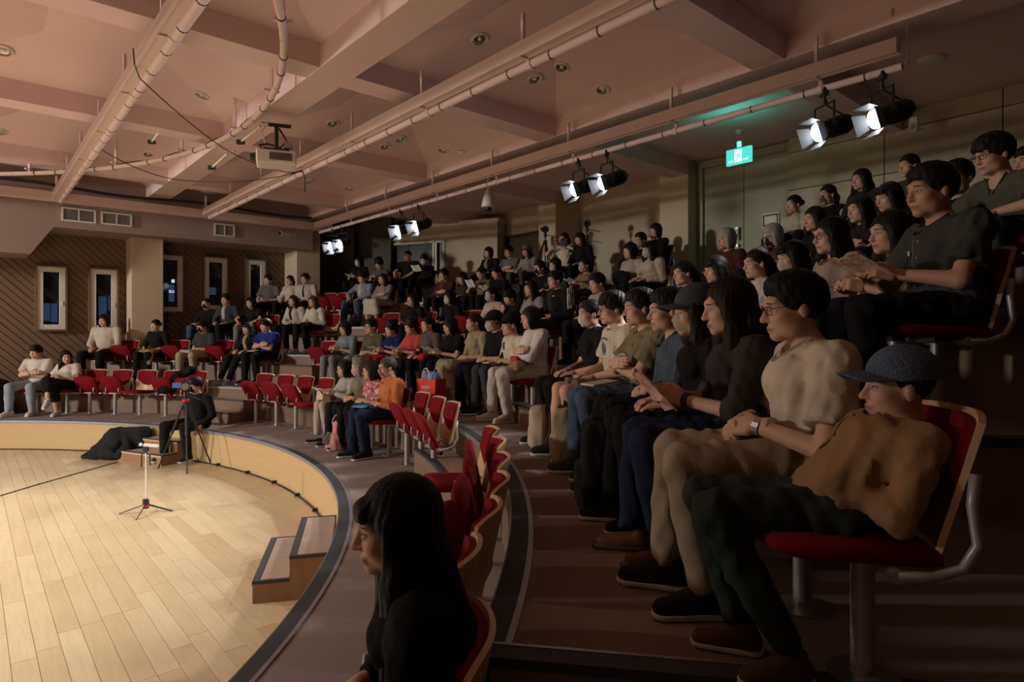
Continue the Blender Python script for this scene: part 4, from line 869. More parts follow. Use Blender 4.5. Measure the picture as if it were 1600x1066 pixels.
def person(desc, x, y, z, rz, H, hp, male=False, pose='lap', leg='n', top=(.5, .5, .5), sleeve='s', bot=(.02, .02, .02), btype='t', hair='m', hcol=(.018, .013, .011), yaw=0., pitch=4., lean=0., hs=None, skin=0, mask=None, glasses=False, cap=None, shoes=('sneaker', (.5, .48, .45)), jacket=None, back=0., topmat='cloth', knee=0., gap=.10, seat=.45, size=None, wide=1., label=None, sole=(.6, .6, .58), headdx=0., footfwd=0., nbf=0., neck=1.):
    NPERS[0] += 1; ph = NPERS[0]*1.7; lod = 0 if hp > 48 else 1 if hp > 26 else 2
    s = size or min(1.10, max(.86, H/1.21)); hs = hs or (1. if male else .955)
    hb, hc = ((.013, .016, .021)[lod], (.0055, .008, .0115)[lod])
    root = empty('person', (x, y, z), rz); tag(root, label or 'person in '+desc, 'person', None)
    # joints in the seat frame (+Y forward)
    zs_ = seat; pc = V(0, -.055+back, zs_+.085*s); hz = H-.137*hs; hd = V(headdx, .03+lean*1.25-back*.0, hz); nb = hd+V(0, -.045+nbf, -.152*hs*neck); sw = (.185 if male else .158)*s*wide
    shm = nb+V(0, -.022, -.024); SH = {1: shm+V(sw, 0, -.015), -1: shm+V(-sw, 0, -.015)}
    up_l, fo_l = .275*s, .245*s
    hips = {q: V(q*.085*s, -.04+back, zs_+.075*s) for q in (1, -1)}
    kz = zs_+.055*s; KN = {q: V(q*(gap+.015)*s, (.40)*s+knee, kz+.015) for q in (1, -1)}; AN = {q: V(q*gap*s, (.40)*s+knee-.02+footfwd+(.05*q if leg == 'n' else 0), .085) for q in (1, -1)}; FD = {q: V(q*.18, 1, 0) for q in (1, -1)}
    if leg == 'cross': KN[1] = V(.03, .44*s, kz+.12); AN[1] = V(-.10, .60*s, kz-.20); FD[1] = V(-.25, 1, -.45); KN[-1] = V(-.05*s, .40*s, kz)
    if leg == 'fwd': AN = {q: V(q*gap, .62*s, .085) for q in (1, -1)}; KN = {q: V(q*.11, .42*s, kz-.02) for q in (1, -1)}
    if leg == 'stand': hips = {q: V(q*.085, 0, .88*s) for q in (1, -1)}; KN = {q: V(q*.09, .02, .48*s) for q in (1, -1)}; AN = {q: V(q*.09, -.02, .085) for q in (1, -1)}; pc = V(0, -.01, .92*s)
    ty = shm[1]; lz = kz+.085*s                                       # lap height for wrists
    WR = {}; HD = {}; UPV = {q: V(0, 0, 1) for q in (1, -1)}; hk = 'rel'; hint = {q: V(q*.75, -.55, -.35) for q in (1, -1)}
    for q in (1, -1):
        if pose == 'lap': WR[q] = V(q*.115*s, .20*s+lean*.6, lz+.035); HD[q] = V(-q*.35, .9, -.18)
        elif pose == 'clasp': WR[q] = V(q*.075*s, .17*s+lean*.6, lz+.05); HD[q] = V(-q*.75, .65, -.15); UPV[q] = V(q*.7, .2, .75)
        elif pose == 'knees': WR[q] = V(q*.13*s, .30*s+lean*.4, lz+.03); HD[q] = V(-q*.1, .95, -.35); hint[q] = V(q*.9, -.3, .1)
        elif pose == 'cross': WR[q] = V(-q*.045*s, ty+.215*s+.035*(q == 1), nb[2]-.235*s+.03*(q == 1)); HD[q] = V(-q*.95, -.18, .10); UPV[q] = V(0, 1, .2); hint[q] = V(q*.9, -.1, -.5); hk = 'flat'
        elif pose == 'book': WR[q] = V(q*.085*s, .235*s+lean*.7, lz+.10*s); HD[q] = V(-q*.25, .9, .25); UPV[q] = V(q*.9, .0, .35); hk = 'grip'
        elif pose == 'read': WR[q] = V(q*.09*s, ty+.27*s, lz+.21*s); HD[q] = V(-q*.2, .75, .6); UPV[q] = V(q*.9, -.2, .3); hk = 'grip'
        elif pose == 'phone': WR[q] = V(q*.05*s, ty+.28*s, nb[2]-.02); HD[q] = V(-q*.2, .5, .85); UPV[q] = V(q*.8, -.5, .1); hk = 'grip'
        elif pose == 'face':
            if q == 1: WR[q] = hd+V(.045, .10, -.22*hs); HD[q] = V(-.2, .1, 1); UPV[q] = V(.3, -.9, 0); hint[q] = V(.4, .2, -1)
            else: WR[q] = V(.05*s, .20*s+lean*.6, lz+.09); HD[q] = V(1., .3, 0); hint[q] = V(-.8, 0, -.5)
        elif pose == 'down': WR[q] = V(q*.20*s, .10*s, lz-.02) if leg != 'stand' else V(q*.20, .05, .80*s); HD[q] = V(0, .4, -1); UPV[q] = V(q, 0, 0)
        elif pose == 'sit': WR[q] = V(q*.24, -.10 if q == 1 else .16, zs_+.06 if q == 1 else .50); HD[q] = V(q*.1, .5, -.6); UPV[q] = V(0, .4, 1) if q == 1 else V(-1, 0, 0)
    EL = {}
    for q in (1, -1): EL[q], WR[q] = ik(SH[q], WR[q], up_l, fo_l, hint[q]); EL[q][2] = max(EL[q][2], zs_+.06) if leg != 'stand' and pose != 'sit' else EL[q][2]
    # head frame
    yr, pr = math.radians(yaw), math.radians(-pitch)
    Rh = np.array((Matrix.Rotation(yr, 3, 'Z') @ Matrix.Rotation(pr, 3, 'X'))); Mh = Matrix.Translation(Vector(hd)) @ Matrix(Rh.tolist()).to_4x4() @ Matrix.Scale(hs, 4)
    inv = lambda p: (Rh.T @ (np.asarray(p)-hd))/hs
    # body: one skin surface, built in head coordinates
    legs_bare = btype in ('shorts', 'skirt', 'dress')
    pts = [inv(p) for p in list(WR.values())+list(EL.values())+list(SH.values())+[pc]+list(hips.values())+(list(KN.values())+list(AN.values()) if legs_bare else [])]+[V(-.1, -.13, -.1), V(.1, .14, .14)]
    lo = np.min(pts, 0)-.11; hi = np.max(pts, 0)+.11; hi[2] = max(hi[2], .15)
    g = grid(lo, hi, hb*1.25, ((-.095, -.125, -.135), (.095, .132, .135), hc))
    head_sdf(g, male); i_ = 1/hs
    q_ = inv(lerp(pc, nb, .72)); g.cone(inv(pc), inv(lerp(pc, nb, .55)), .095*s*i_, .085*s*i_, .04); g.cone(inv(lerp(pc, nb, .55)), inv(nb+V(0, -.025, -.08)), .085*s*i_, .068*s*i_, .05)
    for q in (1, -1):
        g.cone(inv(nb+V(0, -.012, -.012)), inv(SH[q]), .040*s*i_, .048*s*i_, .05); g.cone(inv(SH[q]), inv(EL[q]), .046*s*i_*(1.1 if male else .95), .036*s*i_, .02); g.cone(inv(EL[q]), inv(WR[q]), .038*s*i_*(1.08 if male else .92), .025*s*i_, .015)
        if legs_bare: g.cone(inv(hips[q]), inv(KN[q]), .075*s*i_, .052*s*i_, .02); g.cone(inv(KN[q]), inv(lerp(KN[q], AN[q], .35)), .050*s*i_, .052*s*i_, .02); g.cone(inv(lerp(KN[q], AN[q], .35)), inv(AN[q]+V(0, 0, -.03)), .052*s*i_, .034*s*i_, .02)
        else: g.cone(inv(hips[q]), inv(lerp(hips[q], KN[q], .4)), .06*s*i_, .05*s*i_, .02)
    P, Q = g.nets()
    Ps, Qs, n0 = [P], [Q], len(P)
    for q in (1, -1):
        hv, hq = HANDS[(hk, 0 if lod == 0 else 1)]; hv = hv.copy()
        if q == -1: hv[:, 0] *= -1; hq = hq[:, ::-1]
        Fr = frame(HD[q], UPV[q]); w_ = (hv*(s*.97)) @ Fr.T+WR[q]; w_ = ((w_-hd) @ Rh)/hs; Ps.append(w_); Qs.append(hq+n0); n0 += len(hv)
    me = npmesh('body', np.concatenate(Ps), np.concatenate(Qs)); o = ob('body', me, 'skin', root, col=SKINS[skin]); o.matrix_local = Mh
    hm = hair_mesh(hair, lod if lod else 0); o = ob('hair', hm, None, root, col=hcol); o.matrix_local = Mh
    if mask: o = ob('face_mask', MASK, None, root, col=mask); o.matrix_local = Mh
    if glasses: o = ob('glasses', GLASSES, None, root); o.matrix_local = Mh
    if cap:
        for me_, nm in ((CAP[0], 'cap'), (CAP[1], 'cap_brim')):
            k = (nm, len(cap) > 3)
            if k not in CAPM: c_ = me_.copy(); c_.materials.append(M['knit' if len(cap) > 3 else 'cloth']); CAPM[k] = c_
            o = ob(nm, CAPM[k], None, root, col=cap); o.matrix_local = Mh @ Matrix.Rotation(.06, 4, 'X')
    # upper garment
    sl_end = {}
    for q in (1, -1): sl_end[q] = lerp(SH[q], EL[q], .72) if sleeve == 's' else lerp(EL[q], WR[q], .90) if sleeve == 'l' else lerp(EL[q], WR[q], .25) if sleeve == 'h' else SH[q]
    pts = list(SH.values())+[pc]+list(sl_end.values())+list(EL.values() if sleeve != 's' else [])+[nb]; lo = np.min(pts, 0)-.20; hi = np.max(pts, 0)+.16
    g = grid(lo, hi, hb); mid = lerp(pc, nb, .42); ch = lerp(pc, nb, .76); m_ = 1.0 if male else .90
    ax_ = nb-pc; ax_ = ax_/np.linalg.norm(ax_); Rt = frame(np.cross(ax_, V(1, 0, 0)), ax_)
    tl = np.linalg.norm(nb-pc)
    g.ell(pc+V(0, .0, .02), (.178*s*m_*wide, .135*s, .13*s), .0, R=Rt); g.ell(mid, (.158*s*m_*wide, .122*s*wide, tl*.38), .06, R=Rt); g.ell(ch, (.178*s*m_*wide, .120*s, tl*.32), .07, R=Rt)
    if not male:
        for q in (1, -1): g.ell(ch+Rt @ V(q*.068*s, .078*s, -.01), (.062*s, .05*s, .06*s), .05)
    for q in (1, -1):
        g.cone(nb+V(0, -.02, -.035), SH[q]+V(0, 0, .0), .052*s, .062*s, .05)
        if sleeve == 's': g.cone(SH[q], sl_end[q], .068*s, .078*s, .03, cut1=True)
        elif sleeve in ('l', 'h'):
            g.cone(SH[q], EL[q], .066*s, .054*s, .03); g.cone(EL[q], sl_end[q], .054*s, .044*s, .02, cut1=True)
    if btype == 'dress': g.cone(pc, lerp(pc, (KN[1]+KN[-1])/2, .5), .15*s, .13*s, .05)
    g.wrinkle((.0048, .0045, .003)[lod], 32, ph)
    if lod == 0: g.wrinkle(.0026, 66, ph+1)
    if lod == 0:                                                     # neck opening
        g.cone(hd+V(0, -.02, -.06*hs), nb+V(0, .012, -.012), .060*hs, .066, .012, 's')
    gs = g
    me = g.mesh('shirt'); o = ob('jacket' if jacket else 'shirt', me, topmat, root, col=top)
    if lod == 0 or jacket:                                           # collar
        cm = MB().tube([nb+V(.066*math.sin(a_), .060*math.cos(a_)-.006-.02*math.cos(a_/2)**8, -.012-.052*math.cos(a_/2)**6+(.016 if sleeve != 's' or jacket else 0)) for a_ in np.linspace(-PI, PI, 25)], .013*(1 if (jacket or sleeve == 'l') else .6), 6, False); part('collar', cm, topmat, root, smooth=True, col=tuple(c*.92 for c in top))
    # lower garment
    g_pts = list(KN.values())+list(AN.values())+[pc]; lo = np.min(g_pts, 0)-.19; hi = np.max(g_pts, 0)+.15; g = grid(lo, hi, hb)
    lw = 1.12 if male else 1.0; lw *= s
    if btype in ('t', 'j', 'shorts'):
        g.ell(pc+V(0, 0, -.01), (.172*lw*wide, .135*lw, .10*s), .0)
        for q in (1, -1):
            ke = KN[q]; g.cone(hips[q], ke, .090*lw, .066*lw, .04) if btype != 'shorts' else g.cone(hips[q], lerp(hips[q], ke, .88), .092*lw, .080*lw, .04, cut1=True)
            if btype != 'shorts': g.cone(ke, lerp(ke, AN[q], .45), .066*lw, .062*lw, .02); g.cone(lerp(ke, AN[q], .45), AN[q]+V(0, 0, .015), .062*lw, .052*lw, .02, cut1=True)
    else:
        g.ell(pc+V(0, 0, -.01), (.178*lw, .14*lw, .10*s), .0); km = (KN[1]+KN[-1])/2
        for q in (1, -1): g.cone(hips[q], KN[q]+V(0, .03, .02), .095*lw, .080*lw, .06)
        g.cone(pc, km+V(0, .0, -.01), .11*lw, .085*lw, .06)
        am = (AN[1]+AN[-1])/2; hem = lerp(km, am, .55); 
        for q in (1, -1): g.cone(KN[q], lerp(KN[q], AN[q], .58), .080*lw, .085*lw, .05, cut1=True)
        g.cone(km, hem, .085*lw, .095*lw, .05, cut1=True)
    g.wrinkle((.0062, .005, .003)[lod], 27, ph+2); me = g.mesh('trousers')
    ob({'shorts': 'shorts', 'skirt': 'skirt', 'dress': 'skirt'}.get(btype, 'trousers'), me, 'cloth' if btype != 'j' else 'cloth', root, col=bot)
    up_, so_ = SHOES[shoes[0]]
    for q in (1, -1):
        f = FD[q]; a_ = math.atan2(-f[0], f[1]); fl = V(AN[q][0], AN[q][1], AN[q][2]-.085); Mx = Matrix.Translation(Vector(fl)) @ Matrix.Rotation(a_, 4, 'Z') @ Matrix.Rotation(math.atan2(f[2], 1), 4, 'X') @ Matrix.Scale(s*(.97 if male else .90), 4)
        o = ob('shoe', up_, None, root, col=shoes[1]); o.matrix_local = Mx; o2 = ob('sole', so_, None, o, col=sole)
    root['_'] = 0; del root['_']
    Mr = Matrix.Translation((x, y, z)) @ Matrix.Rotation(rz, 4, 'Z')
    return dict(root=root, M=Mr, WR=WR, HD=HD, lz=lz, s=s, nb=nb, hd=hd, SH=SH, EL=EL, pc=pc, KN=KN, AN=AN, Mh=Mh, Rt=Rt, ch=ch, male=male, desc=desc, gs=gs, ax=ax_)
# ------------------------------------------------------------------ the audience
W_ = (.62, .57, .50); CR = (.56, .50, .40); K = (.013, .012, .013); NV = (.018, .024, .055); GY = (.22, .22, .22); DG = (.05, .05, .055); OL = (.17, .165, .105); BE = (.38, .31, .22); JN = (.07, .10, .16); LJ = (.30, .35, .42); BR = (.10, .06, .04); WM = (.70, .70, .70); BM = (.42, .55, .72); KM = (.012, .012, .014); BRH = (.035, .018, .011); GRH = (.42, .41, .40); WHT = (.62, .61, .58); GRN = (.035, .06, .05)
KSH = ('sneaker', (.02, .02, .022)); WSH = ('sneaker', (.62, .60, .57)); FSH = ('flat', (.02, .02, .02))
PEOPLE = {}
def seat_px(pid, px, tp, chin, row, desc, rh=.90, turn=0., chairq=True, H=None, lean=0., dz=0., **kw):
    p = oncirc(px, Rk(row-1)+rh); rz = face_rz(p[0], p[1], turn); fw = np.array([-math.sin(rz), math.cos(rz)])
    z = Zk(row-1)+dz; Hh = H or CZ+(HY-tp)*p[1]/F-z; Hh = min(1.40, max(.86, Hh)); q = p-fw*(.03+lean*1.25)
    if row < 6 and chairq:
        rq = np.linalg.norm(q-C); cc = C+(q-C)/rq*(Rk(row-1)+RP) if lean > .05 else q
        chair(cc[0], cc[1], Zk(row-1), face_rz(cc[0], cc[1], turn*.3), 'red padded chair under the person in '+desc, 'occupied red chairs', False)
    PEOPLE[pid] = person(desc, q[0], q[1], z, rz, Hh, chin-tp, lean=lean, **kw); return PEOPLE[pid]
P_ = seat_px
# front row
P_(1, 56, 539, 561, 1, 'white tee and ripped light jeans', male=True, pose='cross', top=W_, bot=LJ, btype='j', hair='fringe', shoes=WSH, gap=.16)
P_(2, 103, 547, 569, 1, 'white tee and long black skirt beside ripped jeans', pose='book', top=W_, bot=K, btype='skirt', hair='long', shoes=WSH, yaw=50, leg='cross')
P_(55, 538, 562, 587, 1, 'light grey shirt holding a booklet, front row', pose='book', top=(.42, .40, .38), sleeve='l', bot=(.40, .35, .30), hair='bob', hcol=(.03, .025, .022), shoes=FSH, gap=.07)
P_(56, 561, 559, 587, 1, 'olive jacket with pink mask and grey hair', pose='clasp', top=(.20, .17, .125), sleeve='l', bot=K, hair='bob', hcol=GRH, mask=(.66, .42, .42), shoes=KSH)
P_(57, 579, 564, 591, 1, 'pink patterned blouse beside the orange shirt', pose='clasp', top=(.48, .10, .13), sleeve='h', topmat='print_cloth', bot=K, hair='bob', hcol=(.05, .04, .035), shoes=KSH)
P_(58, 605, 557, 588, 1, 'orange shirt and glasses, front row', male=True, pose='clasp', top=(.52, .17, .06), sleeve='l', bot=NV, hair='old', hcol=(.10, .095, .09), glasses=True, mask=(.25, .12, .16), shoes=KSH, wide=1.12)
# second row
P_(3, 163, 491, 513, 2, 'cream sweater with shoulder length hair, second row', male=True, pose='lap', top=CR, sleeve='h', bot=K, hair='bob', shoes=KSH, wide=1.15, gap=.15)
P_(4, 243, 499, 519, 2, 'black top with khaki jacket on the lap', pose='lap', top=K, sleeve='h', bot=K, hair='bun', shoes=KSH)
P_(5, 316, 500, 519, 2, 'black tee, black mask and beige trousers', male=True, pose='clasp', top=DG, bot=BE, hair='fringe', mask=KM, shoes=KSH, gap=.15, turn=-8)
P_(13, 387, 503, 523, 2, 'black jacket over striped tee beside the blue tee', pose='lap', top=K, sleeve='l', jacket=1, bot=K, hair='bangs', shoes=('sneaker', (.40, .39, .37)), leg='fwd')
P_(14, 415, 498, 517, 2, 'royal blue tee with crossed arms', male=True, pose='cross', top=(.02, .035, .19), bot=K, hair='fringe', shoes=KSH)
P_(24, 539, 502, 521, 2, 'grey blue wide sleeved blouse by the tote bags', pose='book', top=(.20, .23, .27), sleeve='h', bot=GY, hair='bob', shoes=WSH, pitch=14)
P_(25, 580, 498, 519, 2, 'olive shirt with glasses, second row', male=True, pose='clasp', top=(.10, .095, .065), sleeve='h', bot=GY, hair='m', glasses=True, shoes=KSH)
P_(26, 611, 502, 523, 2, 'navy blue top holding a leaflet', pose='book', top=(.016, .02, .10), sleeve='s', bot=(.25, .02, .035), hair='curly', shoes=KSH, pitch=10)
P_(27, 642, 498, 519, 2, 'coral red top with curly brown hair', pose='book', top=(.48, .08, .07), sleeve='s', bot=BR, hair='curly', hcol=(.045, .016, .012), shoes=KSH, pitch=12)
P_(28, 668, 494, 517, 2, 'dusky purple cardigan with smiling face', pose='lap', top=(.12, .085, .09), sleeve='l', bot=K, hair='pony', shoes=KSH)
P_(49, 703, 496, 519, 2, 'black top reading a white booklet, second row', pose='book', top=K, sleeve='s', bot=K, hair='bob', pitch=16, shoes=KSH)
P_(50, 740, 489, 516, 2, 'pale khaki dress and beige mask', pose='clasp', top=(.33, .28, .16), sleeve='h', bot=(.30, .255, .15), btype='skirt', hair='pony', hcol=BRH, mask=(.55, .45, .33), shoes=FSH)
P_(51, 771, 486, 515, 2, 'black shirt, dark cap and blue mask', male=True, pose='clasp', top=K, sleeve='h', bot=K, hair='buzz', cap=K, mask=BM, shoes=KSH)
P_(52, 797, 490, 524, 2, 'white hoodie numbered 8 and black cap', male=True, pose='clasp', top=(.60, .53, .42), sleeve='h', bot=DG, hair='buzz', cap=K, shoes=KSH, wide=1.1)
P_(53, 829, 479, 512, 2, 'white shirt and white trousers with crossed arms', pose='cross', top=(.62, .58, .56), sleeve='l', bot=(.55, .50, .46), hair='bob', hcol=(.02, .015, .014), shoes=('sneaker', (.50, .42, .40)))
P_(54, 922, 467, 511, 2, 'black top and white mask beside the glasses wearer', pose='lap', top=K, sleeve='s', bot=K, hair='pony', mask=(.62, .58, .50), shoes=KSH)
P_(59, 957, 455, 509, 2, 'white printed tee, dark glasses and shorts', male=True, pose='lap', top=(.60, .53, .43), bot=(.16, .12, .07), btype='shorts', hair='fringe', glasses=True, shoes=KSH, hcol=(.014, .014, .018))
P_(60, 1000, 450, 509, 2, 'olive green tee with crossed arms', male=True, pose='cross', top=(.20, .175, .105), bot=JN, btype='j', hair='m', shoes=('sneaker', (.04, .05, .045)), wide=1.1)
P_(61, 1043, 449, 511, 2, 'slate blue shirt with clasped hands', male=True, pose='clasp', top=(.075, .10, .135), sleeve='h', bot=K, hair='m', shoes=('sneaker', (.05, .055, .05)), lean=.03)
P_(62, 1086, 447, 510, 2, 'grey cap and pale mask behind long brown hair', pose='lap', top=K, sleeve='l', bot=K, hair='long', hcol=BRH, cap=(.07, .07, .08), mask=(.46, .41, .31), shoes=KSH)
P_(63, 1138, 432, 527, 2, 'dark grey dress with very long brown hair', rh=.93, pose='book', top=(.045, .040, .038), sleeve='h', bot=NV, hair='vlong', hcol=(.030, .012, .008), shoes=('sandal', (.16, .075, .05)), sole=(.1, .07, .05), pitch=8)
P_(64, 1240, 423, 535, 2, 'white short sleeved blouse and beige trousers', rh=1.043, pose='clasp', top=(.60, .52, .42), bot=(.34, .27, .19), hair='m', glasses=True, hcol=(.010, .008, .007), shoes=KSH, wide=1.12, pitch=6, gap=.11, size=1.06)
P_(65, 1402, 538, 645, 2, 'tan jacket and knitted blue cap, a small boy', male=True, rh=1.19, pose='clasp', top=(.30, .18, .095), sleeve='l', jacket=1, bot=(.030, .040, .032), hair='buzz', cap=(.035, .055, .11, 1), shoes=('sneaker', (.10, .06, .045)), hs=.80, size=.75, back=.13, lean=-.11, nbf=.06, neck=.78, knee=.10, footfwd=-.13, seat=.415, H=.92, pitch=-2, gap=.11, chairq=False, wide=1.05)
# third row
P_(6, 322, 465, 484, 3, 'black sweater and black mask by the window', male=True, pose='lap', top=K, sleeve='l', bot=JN, hair='buzz', mask=KM, shoes=KSH)
P_(7, 353, 459, 477, 3, 'dark jacket over a white tee, third row', male=True, pose='lap', top=DG, sleeve='l', jacket=1, bot=K, hair='m', shoes=KSH)
P_(8, 392, 464, 480, 3, 'black tee leaning on the knees, third row', pose='knees', top=K, bot=GY, hair='bob', shoes=KSH, lean=.05)
P_(11, 458, 461, 479, 3, 'white cardigan over dark top, third row', pose='clasp', top=(.55, .49, .46), sleeve='l', bot=K, hair='long', hcol=BRH, shoes=WSH)
P_(12, 489, 462, 480, 3, 'white shirt with light brown hair, third row', pose='clasp', top=W_, sleeve='l', bot=K, hair='long', hcol=(.12, .07, .045), shoes=WSH)
P_(23, 644, 458, 476, 3, 'plain black top right of the empty stair chair', pose='lap', top=K, sleeve='h', bot=K, hair='long', shoes=KSH)
P_(41, 702, 454, 472, 3, 'black clothes and white mask, third row', pose='lap', top=K, sleeve='l', bot=K, hair='bob', mask=WM, shoes=KSH)
P_(43, 767, 448, 470, 3, 'pale pink blouse and light blue mask', pose='lap', top=(.50, .40, .36), sleeve='l', bot=K, hair='pony', mask=BM, shoes=KSH)
P_(44, 796, 452, 470, 3, 'black tee resting a hand on the cheek', pose='face', top=K, bot=K, hair='fringe', shoes=KSH, pitch=14, lean=.05)
P_(45, 829, 438, 461, 3, 'grey top with long black hair, third row', pose='clasp', top=(.28, .25, .24), sleeve='s', bot=K, hair='front', shoes=KSH)
P_(46, 867, 423, 455, 3, 'black track jacket with white sleeve stripes', male=True, pose='clasp', top=K, sleeve='l', jacket=1, bot=(.04, .035, .032), hair='m', shoes=KSH)
P_(47, 933, 426, 452, 3, 'light shirt behind the white masked face', male=True, pose='lap', top=(.40, .34, .30), sleeve='l', bot=K, hair='m', shoes=KSH, pitch=12)
P_(70, 1068, 407, 444, 3, 'black top with tied back hair, third row', pose='lap', top=(.025, .025, .03), sleeve='l', bot=K, hair='pony', shoes=KSH)
P_(71, 1118, 399, 435, 3, 'dark top with bangs below the white haired man', pose='lap', top=(.04, .04, .045), sleeve='l', bot=K, hair='bangs', shoes=KSH, pitch=8)
P_(73, 1182, 387, 427, 3, 'white tee left of the pale masked woman', pose='lap', top=W_, bot=K, hair='pony', shoes=KSH)
P_(74, 1237, 375, 421, 3, 'pale mask and light tee, third row', pose='lap', top=(.5, .46, .42), bot=K, hair='bangs', mask=(.55, .49, .42), shoes=KSH, pitch=6)
P_(79, 1297, 338, 390, 3, 'pale striped shirt and glasses with long hair', pose='book', top=(.36, .27, .21), sleeve='l', bot=K, hair='long', glasses=True, shoes=KSH)
P_(83, 1390, 328, 392, 3, 'olive green knit tee beside the grey shirt man', pose='book', top=(.17, .155, .075), bot=K, hair='long', shoes=KSH, pitch=3)
P_(84, 1455, 254, 337, 3, 'dark grey short sleeved shirt holding a leaflet', rh=.78, male=True, pose='book', top=(.060, .060, .056), bot=K, hair='m', shoes=KSH, skin=3, wide=1.08, yaw=6)
# fourth row
P_(9, 419, 429, 446, 4, 'grey tee beside the last window', male=True, pose='lap', top=(.13, .12, .115), bot=K, hair='m', shoes=KSH)
P_(10, 453, 430, 448, 4, 'cream blouse with ponytail, fourth row', pose='lap', top=CR, sleeve='l', bot=K, hair='pony', shoes=KSH)
P_(16, 477, 427, 445, 4, 'white shirt with a dark tie', male=True, pose='lap', top=(.52, .46, .40), sleeve='l', bot=DG, hair='m', shoes=KSH)
P_(19, 566, 425, 442, 4, 'open light blue shirt over white tee', male=True, pose='knees', top=(.26, .28, .33), sleeve='l', jacket=1, bot=JN, hair='fringe', shoes=KSH, gap=.15)
P_(20, 598, 427, 444, 4, 'grey shawl and long white skirt', pose='cross', top=(.26, .23, .23), sleeve='l', bot=(.55, .50, .44), btype='skirt', hair='long', shoes=('flat', (.3, .25, .2)))
P_(29, 693, 420, 438, 4, 'dark jacket over reddish shirt, arms crossed', male=True, pose='cross', top=(.05, .025, .022), sleeve='l', jacket=1, bot=K, hair='m', shoes=KSH)
P_(30, 722, 425, 442, 4, 'dark brown top with black bangs, fourth row', pose='lap', top=(.055, .035, .025), sleeve='l', bot=K, hair='bangs', shoes=KSH, pitch=10)
P_(31, 752, 417, 434, 4, 'taupe top reading a raised sheet', pose='read', top=(.20, .15, .11), sleeve='s', bot=K, hair='bun', shoes=KSH, pitch=22)
P_(32, 776, 415, 433, 4, 'black jacket reading beside the taupe top', male=True, pose='book', top=K, sleeve='l', jacket=1, bot=K, hair='m', shoes=KSH, pitch=22)
P_(36, 843, 407, 426, 4, 'black mask and black jacket, fourth row', male=True, pose='lap', top=K, sleeve='l', jacket=1, bot=K, hair='m', mask=KM, shoes=KSH)
P_(37, 867, 403, 423, 4, 'dark green top and white mask', pose='lap', top=(.03, .05, .03), sleeve='l', bot=K, hair='bob', mask=(.6, .56, .5), shoes=KSH)
P_(38, 913, 402, 423, 4, 'tan jacket and white mask, fourth row', pose='book', top=(.26, .17, .09), sleeve='l', jacket=1, bot=(.08, .07, .055), hair='pony', mask=(.55, .48, .40), shoes=KSH)
P_(66, 984, 379, 404, 4, 'pale tee hugging a black bag', pose='clasp', top=(.42, .36, .30), bot=K, hair='bob', shoes=KSH, lean=.02)
P_(67, 1014, 376, 403, 4, 'cream sweater and pale blue mask', pose='lap', top=(.48, .39, .28), sleeve='l', bot=K, hair='bangs', mask=(.50, .55, .58), shoes=KSH)
P_(72, 1134, 356, 389, 4, 'dark red vest with white hair by the door', male=True, pose='lap', top=(.07, .025, .022), sleeve='l', bot=K, hair='bob', hcol=WHT, shoes=KSH, skin=1)
P_(75, 1207, 350, 384, 4, 'dark red top with white hair and glasses', pose='face', top=(.12, .04, .04), sleeve='s', bot=K, hair='bob', hcol=WHT, glasses=True, mask=(.03, .025, .025), shoes=KSH, pitch=15)
P_(77, 1272, 322, 359, 4, 'black top with long loose hair by the bun', pose='lap', top=K, sleeve='l', bot=K, hair='long', shoes=KSH)
P_(80, 1343, 305, 345, 4, 'dark vest with very long black hair, arms crossed', pose='cross', top=(.025, .02, .02), sleeve='s', bot=K, hair='front', shoes=KSH)
P_(82, 1388, 284, 326, 4, 'black top with full bangs behind the green tee', pose='lap', top=K, sleeve='l', bot=K, hair='bangs', shoes=KSH, pitch=10)
P_(86, 1497, 249, 291, 4, 'black shirt seen behind the grey shirt man', male=True, pose='lap', top=K, sleeve='l', bot=K, hair='m', shoes=KSH, yaw=20)
P_(87, 1552, 208, 272, 4, 'olive grey shirt leaning forward with black glasses', rh=.62, male=True, pose='knees', top=(.10, .10, .075), bot=(.06, .07, .09), hair='fringe', glasses=True, shoes=KSH, lean=.18, pitch=10)
# top row
P_(17, 560, 401, 418, 5, 'black tee and white mask, top row', pose='book', top=K, bot=K, hair='bob', mask=WM, shoes=KSH)
P_(18, 592, 404, 421, 5, 'grey tee and curly hair looking down', male=True, pose='book', top=(.12, .11, .105), bot=K, hair='curly', pitch=30, shoes=KSH, lean=.05)
P_(21, 637, 391, 408, 5, 'black tee with hands on knees, top row', male=True, pose='knees', top=K, bot=K, hair='buzz', shoes=KSH)
P_(22, 663, 398, 416, 5, 'dark clothes and white mask reading below the booth', pose='read', top=K, sleeve='l', bot=K, hair='m', mask=(.7, .6, .5), shoes=KSH, pitch=16)
P_(33, 763, 386, 404, 5, 'dark cardigan over grey tee, top row', pose='lap', top=K, sleeve='l', jacket=1, bot=K, hair='bob', shoes=KSH)
P_(34, 795, 384, 401, 5, 'grey tee with crossed arms, top row', male=True, pose='cross', top=(.16, .155, .15), bot=K, hair='m', shoes=KSH)
P_(35, 823, 383, 401, 5, 'pale sweatshirt and grey cap, top row', pose='lap', top=(.30, .26, .23), sleeve='l', bot=(.09, .085, .08), hair='long', cap=(.20, .18, .16), shoes=KSH, gap=.15)
P_(39, 881, 363, 379, 5, 'white top and blue mask filming with a phone', pose='phone', top=W_, bot=K, hair='pony', mask=(.30, .48, .80), shoes=KSH)
P_(40, 906, 363, 381, 5, 'black long sleeves beside the filming woman', pose='lap', top=K, sleeve='l', bot=K, hair='bangs', shoes=KSH)
